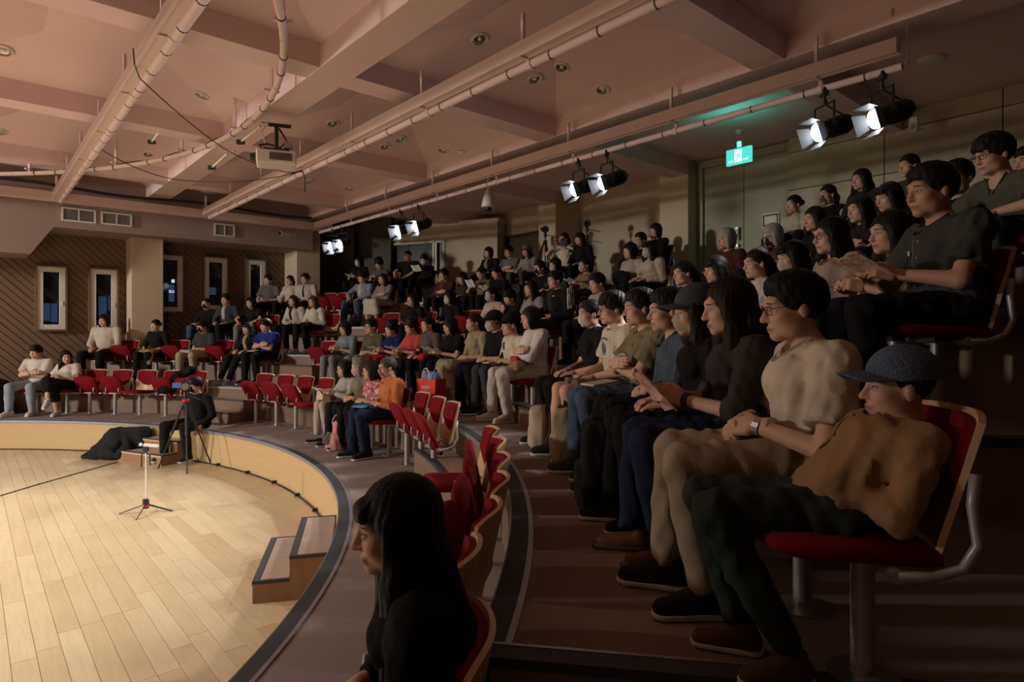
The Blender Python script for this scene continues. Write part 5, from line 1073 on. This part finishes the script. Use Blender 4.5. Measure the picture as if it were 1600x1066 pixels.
P_(68, 1001, 363, 385, 5, 'pale mask and dark rimmed glasses, top row', male=True, pose='lap', top=K, sleeve='l', bot=K, hair='m', mask=(.5, .48, .44), glasses=True, shoes=KSH)
P_(69, 1024, 349, 373, 5, 'black top leaning forward with chin on hand', pose='face', top=K, sleeve='l', bot=K, hair='bob', lean=.10, shoes=KSH)
P_(76, 1240, 304, 334, 5, 'cream tee with hair bun by the door', pose='lap', top=(.50, .44, .35), bot=K, hair='bun', shoes=KSH)
P_(78, 1293, 288, 320, 5, 'black sleeveless top and grey mask', pose='lap', top=K, sleeve='n', bot=K, hair='pony', mask=(.10, .105, .10), shoes=KSH)
P_(81, 1345, 263, 295, 5, 'dark top with long hair before the panel wall', pose='lap', top=(.03, .028, .028), sleeve='l', bot=K, hair='long', shoes=KSH)
P_(85, 1420, 240, 276, 5, 'dark top with a sparkling hair clip', pose='lap', top=(.05, .05, .055), sleeve='l', bot=K, hair='pony', shoes=KSH)
P_(88, 1606, 228, 268, 5, 'dark clothes cut by the right picture edge', male=True, pose='lap', top=(.02, .03, .05), bot=(.05, .07, .12), hair='m', shoes=KSH)
# foreground girl, front row beyond the near aisle
hx = np.array([(624-800)/F*1.60, 1.60]); rz = face_rz(hx[0], hx[1], 14); fw = np.array([-math.sin(rz), math.cos(rz)]); q = hx-fw*.06
PEOPLE[0] = person('black with long black hair, seated nearest the camera', q[0], q[1], Z0, rz, CZ+(HY-741)*1.60/F-Z0, 150, pose='clasp', seat=.39, top=(.010, .010, .011), sleeve='l', bot=K, hair='vbangs', hcol=(.006, .005, .005), shoes=KSH, pitch=6, lean=.03, yaw=14)
chair(q[0]+fw[0]*.07, q[1]+fw[1]*.07, Z0-.06, rz, 'red chair under the dark haired girl in the foreground', 'occupied red chairs', False)
# cameraman sitting on the stage edge
p = oncirc(307, R0+.10); rz = face_rz(p[0], p[1], 10); z_ = .045
PEOPLE[15] = person('black shirt, mask and glasses seated behind a camcorder', p[0], p[1], z_, rz, CZ+(HY-589)*p[1]/F-z_, 24, male=True, pose='sit', top=K, sleeve='l', bot=K, hair='fringe', mask=KM, glasses=True, shoes=('sneaker', (.03, .03, .03)), gap=.17, pitch=2)
# boy's chair
b_ = PEOPLE[65]['root'].location; d_ = np.array([b_.x, b_.y])-C; pc_ = C+d_/np.linalg.norm(d_)*(Rk(1)+1.10); e_ = chair(pc_[0], pc_[1], Zk(1), face_rz(pc_[0], pc_[1]), 'red padded chair with grey tube frame under the small boy', 'occupied red chairs', False); e_.scale = (1, 1, .94)
# ------------------------------------------------------------------ marks and trims on clothes
def wp(info, p): return info['M'] @ Vector(p)
def on_chest(info, dx, dz): 
    R = info['Rt']; c = info['ch']; p = c+R @ V(dx, 0, dz); return surf(info['gs'], p, R[:, 1])
def patch(info, name, pts, mat, r=None, col=None, w=.012):
    return part(name, MB().tube([Vector(p) for p in pts], w, 6, True, .35), mat, info['root'], col=col)
def buttons(pid, n, col, mat='solid', r=.006, z0=.10, dz=.075):
    f = PEOPLE[pid]
    for i in range(n):
        p = on_chest(f, 0, z0-dz*i); part('button', MB().lathe([(.001, -.002), (r, -.001), (r, .003), (.001, .004)], 8, p, Matrix.Rotation(-PI/2, 3, 'X')), mat, f['root'], col=col)
    pts = [on_chest(f, .022, z0+.02-i*dz*n/10) for i in range(11)]; part('placket', MB().tube([Vector(p) for p in pts], .0035, 5), 'cloth', f['root'], col=tuple(c*.6 for c in col), smooth=True)
def lapels(pid, col):
    f = PEOPLE[pid]; nb = f['nb']; R = f['Rt']
    for q in (1, -1):
        a, b, c = nb+V(q*.062, -.01, .012), on_chest(f, q*.085, .13)+V(0, .010, 0), on_chest(f, q*.012, .055)+V(0, .008, 0); d = nb+V(q*.05, .035, -.02)
        part('lapel', MB().hexa([Vector(x_) for x_ in (a, b, c, d)]+[Vector(x_+V(0, .009, .004)) for x_ in (a, b, c, d)]), 'cloth', f['root'], col=col)
buttons(84, 4, (.35, .33, .30)); lapels(84, (.052, .052, .050)); buttons(61, 4, (.10, .12, .15)); lapels(61, (.07, .09, .12)); lapels(64, (.57, .50, .41)); buttons(79, 5, (.45, .36, .28)); lapels(79, (.36, .27, .21)); buttons(65, 3, (.06, .045, .03), r=.008); buttons(58, 4, (.5, .3, .15)); lapels(58, (.5, .16, .06)); buttons(87, 4, (.2, .2, .17)); lapels(87, (.10, .10, .075))
f = PEOPLE[84]; pk = [on_chest(f, dx, dz)+V(0, .004, 0) for dx, dz in ((.04, -.02), (.13, -.02), (.13, -.11), (.04, -.11), (.04, -.02))]; part('chest_pocket', MB().tube([Vector(x_) for x_ in pk], .0035, 5), 'cloth', f['root'], col=(.035, .035, .033)); part('pocket_label', MB().box(Vector(on_chest(f, .055, -.025)+V(0, .006, 0)), (.022, .006, .022)), 'solid', f['root'], col=(.6, .57, .5))
f = PEOPLE[52]; p = on_chest(f, .03, .0); tm = text_me('8', .13); o = ob('number_print', tm, 'solid', f['root'], col=(.03, .03, .04)); o.matrix_local = Matrix.Translation(Vector(p)+Vector((0, .008, 0))) @ Matrix.Rotation(PI, 4, 'Z') @ Matrix.Rotation(PI/2, 4, 'X')
f = PEOPLE[46]
for i in (-1, 0, 1):
    for q in (-1,):
        pts = [surf(f['gs'], lerp(f['SH'][q], f['EL'][q], t_)+V(0, .0, 0), V(.75*q, .35*i+.10, .40)) for t_ in np.linspace(-.15, .85, 14)]
        part('sleeve_stripe', MB().tube([Vector(x_) for x_ in pts], .008, 5), 'solid', f['root'], col=(.75, .74, .72), smooth=True)
part('chest_mark', MB().box(Vector(on_chest(f, -.06, .05)+V(0, .004, 0)), (.03, .006, .02)), 'solid', f['root'], col=(.6, .6, .6))
f = PEOPLE[59]
for i in range(7): p = on_chest(f, (i-3)*.022, .045-.0016*(i-3)**2); part('print_letter', MB().box(Vector(p)+Vector((0, .003, 0)), (.012, .006, .016)), 'solid', f['root'], col=(.10, .12, .20))
for r_ in (.028, .044): part('print_emblem', MB().tube([Vector(on_chest(f, r_*math.sin(a_), -.035+r_*1.15*math.cos(a_)))+Vector((0, .003, 0)) for a_ in np.linspace(0, 2*PI, 19)], .004, 5), 'solid', f['root'], col=(.10, .12, .20))
for i in range(3): part('print_stroke', MB().tube([Vector(on_chest(f, -.02+.02*i, -.01))+Vector((0, .003, 0)), Vector(on_chest(f, -.015+.015*i, -.06))+Vector((0, .003, 0))], .005, 5), 'solid', f['root'], col=(.12, .14, .22))
f = PEOPLE[60]
for i in range(6): part('print_letter', MB().box(Vector(on_chest(f, (i-2.5)*.02, .02))+Vector((0, .003, 0)), (.012, .006, .022)), 'solid', f['root'], col=(.32, .29, .19))
f = PEOPLE[16]; part('tie', MB().tube([Vector(on_chest(f, 0, z_))+Vector((0, .008, 0)) for z_ in np.linspace(.12, -.16, 8)], [.016, .014, .017, .02, .022, .025, .027, .012], 6, True, .4), 'cloth', f['root'], col=(.02, .02, .03))
for pid, c_ in ((7, W_), (19, W_), (33, (.3, .3, .3)), (13, (.5, .42, .25)), (29, (.25, .05, .04)), (11, (.06, .05, .05)), (46, (.05, .04, .035))):
    f = PEOPLE[pid]; part('inner_shirt', MB().tube([Vector(on_chest(f, 0, z_))-Vector((0, .012, 0)) for z_ in np.linspace(.15, -.15, 8)], [.03, .042, .048, .05, .05, .048, .045, .04], 8, True, .55), 'cloth', f['root'], col=c_)
f = PEOPLE[13]
for i in range(3): part('tee_stripe', MB().box(Vector(on_chest(f, 0, .05-.04*i))+Vector((0, .02, 0)), (.07, .012, .012)), 'solid', f['root'], col=(.02, .02, .02))
def watch(pid, q, col, mat='solid'):
    f = PEOPLE[pid]; d = f['WR'][q]-f['EL'][q]; d = d/np.linalg.norm(d); c = f['WR'][q]-d*.015; part('wristwatch', MB().tube([Vector(c-d*.012), Vector(c+d*.012)], .030*f['s'], 12), mat, f['root'], col=col)
watch(64, -1, (.55, .45, .30), 'steel'); watch(63, -1, (.02, .02, .025)); watch(61, 1, (.02, .02, .02)); watch(58, -1, (.3, .3, .3), 'steel'); watch(1, 1, (.02, .02, .02))
# ------------------------------------------------------------------ paper in hands
def booklet(pid, label, mat='paper', w=.15, h=.21, tilt=35, op=True, dz=.02, dy=.13, thick=.004, yaw=0.):
    f = PEOPLE[pid]; c = (f['WR'][1]+f['WR'][-1])/2+V(0, dy, dz)
    e = tag(empty('booklet', wp(f, c)), label, 'booklet', 'booklets held by the audience'); e.rotation_euler = (f['M'] @ Matrix.Rotation(math.radians(yaw), 4, 'Z') @ Matrix.Rotation(math.radians(tilt), 4, 'X')).to_euler()
    if op:
        for q in (1, -1): part('page', MB().sheet(lambda u, v, q=q: (q*w*u, h*(v-.5), .045*math.sin(u*2.2)*.7), 6, 2, thick), mat, e, smooth=True)
    else: part('cover', MB().box((0, 0, 0), (w*1.3, h, thick*1.6)), mat, e)
    return e
for a_ in ((63, 'open printed booklet held by the woman with very long brown hair', 'flyer', .15, .21, 48), (84, 'printed leaflet held by the man in the dark grey shirt', 'flyer', .14, .20, 30), (79, 'reddish leaflet held by the woman in pale striped shirt', 'flyer', .11, .16, 20), (55, 'white sheet held by the front row lady in light grey', 'paper', .15, .2, 15), (49, 'white booklet read by the woman in black, second row', 'paper', .12, .18, 25), (27, 'cream booklet held by the woman in coral red', 'paper', .12, .17, 20), (26, 'white leaflet held by the woman in navy blue', 'paper', .09, .14, 20), (31, 'white sheet raised by the woman in taupe', 'paper', .10, .16, 55), (32, 'white sheet read by the man in black jacket', 'paper', .09, .14, 35), (22, 'white sheet read below the booth window', 'paper', .12, .17, 50), (38, 'pale booklet held by the woman in tan jacket', 'paper', .1, .15, 20), (17, 'pale booklet held by the white masked person in black tee', 'paper', .1, .15, 20)): booklet(*a_)
def sheet_on_lap(pid, label, col, dx=0., w=.15, h=.21, mat='solid', cat='booklet'):
    f = PEOPLE[pid]; c = V(dx, .30*f['s'], f['lz']+.035); o = part('booklet', MB().box((0, 0, 0), (w, h, .012)), mat, None, bevel=.003, col=col); o.matrix_world = f['M'] @ Matrix.Translation(Vector(c)) @ Matrix.Rotation(.4, 4, 'Z') @ Matrix.Rotation(-.1, 4, 'X'); tag(o, label, cat)
sheet_on_lap(60, 'pale notebook lying on the lap of the olive tee man', (.55, .47, .36), -.03); sheet_on_lap(58, 'blue folder on the lap of the man in orange', (.03, .22, .38), .03, .2, .24); sheet_on_lap(14, 'white booklet on the lap of the blue tee man', (.5, .5, .5), .03); sheet_on_lap(6, 'white sheet on the knee of the man in black sweater', (.5, .48, .42), .05); sheet_on_lap(52, 'white card held by the man in numbered hoodie', (.55, .5, .42), .0, .10, .14)
f = PEOPLE[39]; p = (f['WR'][1]+f['WR'][-1])/2+V(0, .09, .10); o = part('phone', MB().box((0, 0, 0), (.075, .010, .15)), 'black_plastic', None, bevel=.006); o.matrix_world = f['M'] @ Matrix.Translation(Vector(p)); tag(o, 'black phone raised by the woman in blue mask', 'phone'); part('camera_bump', MB().box((-.018, .007, .05), (.025, .004, .03)), 'dark_glass', o)
f = PEOPLE[46]; p = f['WR'][-1]+V(.02, .10, .05); o = part('phone', MB().box((0, 0, 0), (.012, .07, .14)), 'red_plastic', None, bevel=.004); o.matrix_world = f['M'] @ Matrix.Translation(Vector(p)) @ Matrix.Rotation(-.3, 4, 'X'); tag(o, 'red cased phone held by the track jacket man', 'phone'); part('screen', MB().box((-.007, 0, 0), (.002, .062, .13)), 'dark_glass', o)
# ------------------------------------------------------------------ soft things
def soft(name, build, lo, hi, h, mat, label, cat, loc, rz=0., col=None, wr=.006, freq=26, group=None):
    g = grid(lo, hi, h); build(g); g.wrinkle(wr, freq, len(label)*.7); me = g.mesh(name); e = tag(empty(name, loc, rz), label, cat, group); ob('body', me, mat, e, col=col); return e
def lap_soft(pid, name, build, lo, hi, h, label, cat, col, off=(0, 0, 0), mat='cloth', wr=.008, freq=24):
    f = PEOPLE[pid]; c = V(0, .20*f['s'], f['lz'])+V(*off); p = wp(f, c); rz = f['root'].rotation_euler.z; return soft(name, build, lo, hi, h, mat, label, cat, p, rz, col, wr, freq)
lap_soft(4, 'jacket', lambda g: (g.ell((0, 0, .0), (.20, .17, .045)), g.cone((-.12, .12, -.02), (-.16, .2, -.22), .06, .05, .05)), (-.35, -.28, -.35), (.3, .33, .15), .018, 'khaki jacket lying across the lap of the woman in black', 'jacket', (.30, .22, .09))
lap_soft(66, 'shoulder_bag', lambda g: g.ell((0, 0, .05), (.17, .09, .12)), (-.3, -.25, -.15), (.3, .25, .3), .018, 'black bag hugged on the lap of the pale tee woman', 'bag', K, (0, .02, .03))
lap_soft(64, 'shoulder_bag', lambda g: g.ell((.06, 0, .03), (.11, .09, .055)), (-.15, -.22, -.12), (.3, .22, .2), .012, 'small black bag on the lap of the white blouse woman', 'bag', K, (.02, -.09, -.01))
lap_soft(27, 'handbag', lambda g: g.rbox((0, 0, .0), (.12, .07, .06), .03), (-.25, -.2, -.15), (.25, .2, .2), .016, 'brown handbag on the lap of the woman in coral red', 'bag', (.20, .10, .05), (.05, .04, -.01), wr=.004)
lap_soft(26, 'scarf', lambda g: g.ell((0, 0, .0), (.17, .12, .035)), (-.3, -.25, -.12), (.3, .25, .15), .018, 'crimson cloth on the lap of the woman in navy', 'cloth', (.30, .015, .03), (0, .03, 0))
lap_soft(28, 'pouch', lambda g: g.ell((0, 0, .0), (.09, .07, .06)), (-.2, -.2, -.12), (.2, .2, .16), .016, 'bright red pouch between the coral top and purple cardigan', 'bag', (.50, .03, .02), (-.24, .06, .02))
lap_soft(55, 'handbag', lambda g: g.rbox((0, 0, .0), (.12, .05, .06), .02), (-.25, -.2, -.15), (.25, .2, .2), .016, 'brown leather handbag on the lap of the front row lady', 'bag', (.16, .075, .045), (0, .07, .0), wr=.003)
lap_soft(53, 'handbag', lambda g: g.rbox((0, 0, .0), (.11, .05, .055), .025), (-.25, -.2, -.15), (.25, .2, .2), .014, 'tan woven handbag in front of the white shirt woman', 'bag', (.28, .17, .09), (-.14, .05, .02), wr=.003)
lap_soft(53, 'pouch', lambda g: g.rbox((0, 0, .0), (.09, .06, .07), .03), (-.2, -.2, -.15), (.2, .2, .2), .014, 'red pouch under the folded arms of the white shirt woman', 'bag', (.42, .035, .03), (.02, -.03, .05), wr=.003)
lap_soft(58, 'jacket', lambda g: (g.ell((0, 0, .0), (.13, .16, .04)), g.cone((.10, .12, -.03), (.12, .16, -.24), .07, .05, .05)), (-.3, -.3, -.36), (.3, .3, .14), .016, 'dark navy jacket folded over the thighs of the orange shirt man', 'jacket', (.03, .035, .05), (.13, .02, .0))
lap_soft(5, 'tote_bag', lambda g: g.rbox((0, 0, .0), (.14, .10, .03), .02), (-.3, -.2, -.1), (.3, .2, .14), .018, 'pale folded bag on the knees of the beige trousers man', 'bag', (.40, .36, .30), (.05, .10, .01))
lap_soft(12, 'shoulder_bag', lambda g: g.ell((0, 0, .0), (.14, .09, .05)), (-.3, -.2, -.1), (.3, .2, .14), .018, 'black bag on the lap of the light brown haired woman', 'bag', K, (0, .04, .01))
lap_soft(24, 'shoulder_bag', lambda g: g.ell((0, 0, .0), (.15, .09, .06)), (-.3, -.2, -.1), (.3, .2, .14), .018, 'black handbag on the lap of the grey blue blouse woman', 'bag', K, (0, .02, -.01))
# jacket on the front chair
q = oncirc(273, R0+.95); soft('jacket', lambda g: (g.cone((-.25, -.12, .84), (.22, -.10, .60), .07, .06, .04), g.cone((-.02, -.05, .72), (.12, .10, .50), .09, .08, .06), g.ell((.1, .08, .47), (.16, .16, .05), .05)), (-.45, -.32, .36), (.42, .36, .98), .02, 'cloth', 'black jacket thrown over a red front row chair', 'jacket', (q[0], q[1], Z0), face_rz(*q), K, .01)
q = onz(-6, 648, Z0); soft('equipment_cover', lambda g: (g.cone((0, 0, .1), (0, 0, .42), .30, .20, .05), g.ell((0, 0, .5), (.22, .2, .16), .08)), (-.45, -.45, 0), (.45, .45, .8), .025, 'cloth', 'black cloth bundle at the far left picture edge', 'cover', q, 0, K, .012)
# black cover heaped on the stage
q = onz(176, 719, 0)
soft('equipment_cover', lambda g: (g.cone((-.52, -.02, .04), (-.10, .10, .30), .07, .17, .10), g.cone((-.10, .10, .30), (.26, .24, .36), .16, .13, .08), g.cone((-.10, -.02, .10), (.16, .04, .14), .15, .15, .08), g.cone((.26, .24, .36), (.36, .22, .20), .12, .10, .06), g.ell((-.38, -.02, .03), (.28, .15, .045), .05), g.ell((.10, -.16, .22), (.05, .2, .10), .05, 's'), g.cut((0, 0, .004), (0, 0, -1))), (-.85, -.35, -.03), (.62, .55, .62), .016, 'cloth', 'black equipment cover heaped on the stage by the step box', 'cover', (q.x+.02, q.y+.06, 0), -.30, (.018, .018, .02), .008, 13)
# ------------------------------------------------------------------ bags on the floor
def tube_part(e, name, pts, r, mat, col=None): return part(name, MB().tube(pts, r, 6), mat, e, smooth=True, col=col)
# big red paper bag on tier one behind the folded chairs
pb = atY(674, 600, 7.55); e = tag(empty('shopping_bag', (pb.x, pb.y, Zk(1)), face_rz(pb.x, pb.y)+.35), 'large glossy red shopping bag with blue tissue and white handles', 'bag')
plain('bag_red', (.62, .035, .018), .3, spec=.5, noise=.06); plain('tissue_blue', (.16, .24, .52), .7)
W2, D2, H2 = .165, .085, .41
mb = MB(); bt_, tp_ = [(-W2*.92, -D2, 0), (W2*.92, -D2, 0), (W2*.92, D2, 0), (-W2*.92, D2, 0)], [(-W2, -D2, H2), (W2, -D2, H2), (W2, D2, H2), (-W2, D2, H2)]
mb.add(bt_+tp_, [(3, 2, 1, 0), (0, 1, 5, 4), (1, 2, 6, 5), (2, 3, 7, 6), (3, 0, 4, 7)]); o = part('bag_body', mb, 'bag_red', e); md = o.modifiers.new('t', 'SOLIDIFY'); md.thickness = .004
g = grid((-.2, -.13, .25), (.2, .13, .6), .014); g.ell((-.05, 0, .41), (.09, .06, .09)); g.ell((.06, .01, .42), (.09, .06, .09), .02); g.wrinkle(.008, 40, 1); ob('tissue', g.mesh('tissue'), 'tissue_blue', e)
for y_ in (-D2-.003, D2+.003): tube_part(e, 'handle', [(.075*math.cos(a_), y_, H2-.03+.16*math.sin(a_)) for a_ in np.linspace(0, PI, 14)], .005, 'white_plastic')
for sgn in (1, -1): tube_part(e, 'script_lettering', [(-sgn*(-.07+.14*i/40+.008*math.cos(i*.95)), sgn*(D2+.004), .31+.016*math.sin(i*.95)*(1 if i % 9 else 1.7)+.012*i/40) for i in range(41)], .0035, 'white_plastic'); tube_part(e, 'script_lettering', [(-sgn*(-.01+.09*i/24), sgn*(D2+.004), .28+.006*math.sin(i*1.4)) for i in range(25)], .002, 'beech')
# pink bag and flat khaki pouch by the front row feet
pb = onz(520, 708, Z0); e = soft('gift_bag', lambda g: (g.cone((0, 0, .05), (.02, 0, .24), .13, .06, .04), g.cone((.02, 0, .24), (.03, 0, .31), .05, .075, .03)), (-.3, -.25, 0), (.3, .25, .45), .016, 'cloth', 'pink gift bag in clear wrap beside the front row feet', 'bag', (pb.x-.02, pb.y+.22, Z0), 0, (.58, .25, .24), .01)
tube_part(e, 'handle', [(.02+.07*math.cos(a_), 0, .33+.12*math.sin(a_)) for a_ in np.linspace(0, PI, 12)], .005, 'white_plastic')
pb = onz(521, 705, Z0); e = tag(empty('document_pouch', (pb.x, pb.y+.05, Z0), .35), 'flat khaki pouch leaning on the pink gift bag', 'bag'); R_ = Matrix.Rotation(-.5, 3, 'X') @ Matrix.Rotation(.5, 3, 'Y'); part('pouch_body', MB().box((0, 0, .115), (.26, .04, .17), M_=R_), 'cloth', e, bevel=.012, col=(.23, .18, .12)); part('zip', MB().box((.0, -.01, .19), (.22, .006, .008), M_=R_), 'grey_metal', e)
# white totes beside the second row
for (px, py, Yc, lab, w_, h_) in ((514, 590, 11.0, 'white tote bag standing on the stair side of the second row', .30, .36), (527, 578, 10.95, 'grey white tote bag leaning behind the taller white tote', .26, .42)):
    q = atY(px, 590, Yc); e = soft('tote_bag', lambda g: (g.rbox((0, 0, h_/2), (w_/2, .07, h_/2), .05)), (-.28, -.18, -.02), (.28, .18, h_+.08), .018, 'cloth', lab, 'bag', (q.x, q.y, Zk(1)), .3, (.48, .44, .39) if w_ == .3 else (.36, .35, .35), .01); tube_part(e, 'strap', [(.09*math.cos(a_), 0, h_-.02+.13*math.sin(a_)) for a_ in np.linspace(0, PI, 12)], .009, 'cloth', (.45, .42, .37))
# beige rucksacks and the black one on tier one
def rucksack(loc, rz, w, d, h, col, lab, trim=(.08, .05, .035)):
    e = soft('backpack', lambda g: (g.rbox((0, 0, h*.47), (w/2, d/2, h*.47), .05), g.ell((0, 0, h*.86), (w*.46, d*.46, h*.14), .04), g.rbox((0, d*.42, h*.30), (w*.36, d*.22, h*.22), .03, .02)), (-w, -d*1.3, -.03), (w, d*1.5, h*1.2), .012, 'cloth', lab, 'bag', loc, rz, col, .004, 22)
    tube_part(e, 'carry_loop', [(.05*math.cos(a_), 0, h*.98+.06*math.sin(a_)) for a_ in np.linspace(0, PI, 10)], .011, 'cloth', trim)
    for s in (-1, 1): tube_part(e, 'shoulder_strap', [(s*.07, -d*.40, h*.92), (s*.09, -d*.72, h*.75), (s*.10, -d*.72, h*.4), (s*.12, -d*.45, h*.12)], .016, 'cloth', trim); tube_part(e, 'side_zip', [(s*w*.46, d*.2, h*.2), (s*w*.47, d*.2, h*.6), (s*w*.40, d*.2, h*.9)], .004, 'black_plastic')
    part('top_flap', MB().box((0, d*.05, h*.99), (w*.5, d*.5, .02)), 'cloth', e, bevel=.008, col=trim); return e
q = onz(845, 700, Zk(1)); rucksack((q.x, q.y, Zk(1)), 1.25, .26, .15, .37, (.50, .42, .31), 'small cream backpack with brown leather trim on the floor')
q = onz(879, 722, Zk(1)); rucksack((q.x+.02, q.y, Zk(1)), 1.35, .30, .17, .42, (.40, .32, .22), 'tall tan backpack with a bottle pocket before the masked woman')
q = onz(888, 738, Zk(1)); e = tag(empty('water_bottle', (q.x+.03, q.y-.02, Zk(1))), 'clear water bottle at the side of the tan backpack', 'bottle'); part('bottle', MB().lathe([(.001, 0), (.032, 0), (.034, .03), (.034, .15), (.014, .19), (.014, .20)], 16), 'clear_plastic', e, smooth=True); part('cap', MB().lathe([(.017, .195), (.017, .225), (.001, .225)], 12), 'white_plastic', e)
q = onz(940, 805, Zk(1)); rucksack((q.x+.03, q.y+.06, Zk(1)), 1.5, .34, .26, .52, (.014, .013, .013), 'large black backpack in front of the slate blue shirt man', (.02, .02, .02))
# ------------------------------------------------------------------ tripods and cameras
def tripod(name, loc, rz, h, label, spread=.45, cam=None, col='black_metal', splay=3):
    e = tag(empty(name, loc, rz), label, 'tripod')
    for i in range(3):
        a_ = 2*PI*i/3+.5; f = Vector((math.cos(a_)*spread, math.sin(a_)*spread, .012)); t_ = Vector((math.cos(a_)*.03, math.sin(a_)*.03, h*.84)); l = part('leg', MB().tube([t_, t_.lerp(f, .45)], .016, 8).tube([t_.lerp(f, .42), f], .011, 8), col, e); part('rubber_foot', MB().tube([f, f+(f-t_).normalized()*.02-Vector((0, 0, 0))], .014, 8), 'rubber', l); part('leg_lock', MB().tube([t_.lerp(f, .42), t_.lerp(f, .47)], .020, 8), 'black_plastic', l)
    part('centre_column', MB().tube([(0, 0, h*.55), (0, 0, h*.93)], .013, 8), col, e); part('collar', MB().lathe([(.03, h*.81), (.045, h*.83), (.045, h*.86), (.03, h*.88)], 12), col, e); part('pan_head', MB().lathe([(.03, h*.92), (.035, h*.95), (.028, h*.985), (.04, h)], 12), col, e); part('pan_handle', MB().tube([(0, 0, h*.96), (.10, -.14, h*.93), (.17, -.26, h*.90)], .009, 6), col, e)
    return e
tp0 = onz(289, 733, 0); tp0.y += .02; hT = (733-612)/F*tp0.y
e = tripod('camera_tripod', (tp0.x, tp0.y, 0), .55, hT, 'black tripod standing in front of the seated cameraman', .40); part('red_ring', MB().lathe([(.047, hT*.865), (.05, hT*.87), (.05, hT*.895), (.047, hT*.90)], 12), 'red_plastic', e)
e = tag(empty('camcorder', (tp0.x, tp0.y, hT), math.radians(205)), 'black camcorder with silver lens on the tripod', 'camera'); part('body', MB().box((0, 0, .075), (.11, .22, .13)), 'black_plastic', e, bevel=.015); part('lens', MB().tube([(0, .10, .085), (0, .21, .085)], .045, 16), 'black_metal', e, smooth=True); part('lens_ring', MB().tube([(0, .20, .085), (0, .225, .085)], .050, 16), 'steel', e); part('screen', MB().box((.12, -.02, .09), (.11, .012, .075)), 'screen_blue', e); part('microphone', MB().tube([(.0, -.02, .17), (0, .16, .17)], .016, 8), 'black_plastic', e); part('handle', MB().tube([(0, -.09, .14), (0, -.07, .19), (0, .06, .19), (0, .08, .14)], .011, 6), 'black_plastic', e)
tp1 = onz(228, 802, 0); H1 = (802-702)/F*tp1.y
e = tag(empty('phone_stand', (tp1.x, tp1.y, 0)), 'small white stand with splayed legs on the stage', 'stand')
for i in range(4):
    a_ = .2+i*PI/2; part('leg', MB().tube([(0, 0, .10), (math.cos(a_)*.15, math.sin(a_)*.15, .05), (math.cos(a_)*.27, math.sin(a_)*.27, .008)], .009, 6, True, .6), 'black_metal', e)
part('hub', MB().lathe([(.02, .05), (.034, .06), (.034, .15), (.02, .16)], 12), 'black_plastic', e); part('red_ring', MB().lathe([(.035, .07), (.037, .075), (.037, .09), (.035, .095)], 12), 'red_plastic', e); part('pole', MB().tube([(0, 0, .15), (0, 0, H1-.04)], .0075, 8), 'white_metal', e); part('strap', MB().tube([(0, 0, H1-.03), (-.045, 0, H1-.06), (-.05, 0, H1-.20)], .008, 6), 'black_plastic', e); part('strap', MB().tube([(0, 0, H1-.03), (.04, 0, H1-.06), (.05, 0, H1-.18)], .008, 6), 'black_plastic', e); part('clamp', MB().box((0, 0, H1), (.05, .04, .05)), 'black_plastic', e)
o = part('recorder', MB().box((.05, 0, .025), (.15, .045, .028)).tube([(-.045, 0, .025), (-.07, 0, .025)], .02, 8), 'white_plastic', None, bevel=.005, loc=(tp1.x, tp1.y, H1+.02), rot=(0, .12, .15)); tag(o, 'small white sound recorder on the stand', 'recorder')
for px, lab in ((852, 'black camera tripod in front of the white column'), (917, 'black camera tripod in the dark behind the filming women')):
    Yt = 12.9 if px < 900 else 12.2; q = atY(px, 520, Yt); e = tripod('camera_tripod', (q.x, q.y, Zk(4)), .3, 1.42, lab, .42)
    c_ = tag(empty('camera', (q.x, q.y, Zk(4)+1.42), 2.4), 'small black camera on the '+('tripod by the white column' if px < 900 else 'tripod in the dark corner'), 'camera'); part('body', MB().box((0, 0, .055), (.13, .08, .10)), 'black_plastic', c_, bevel=.01); part('lens', MB().tube([(0, .03, .05), (0, .12, .05)], .036, 12), 'black_metal', c_); part('hump', MB().box((0, 0, .115), (.05, .05, .03)), 'black_plastic', c_)
f = PEOPLE[85]; part('hair_clip', MB().lathe([(.001, 0), (.012, .004), (.001, .010)], 8, (.082, -.02, .06)).lathe([(.001, 0), (.010, .004), (.001, .010)], 8, (.085, .01, .055)), 'steel', f['root']).matrix_local = f['Mh']
q = atY(1600, 470, 4.6)
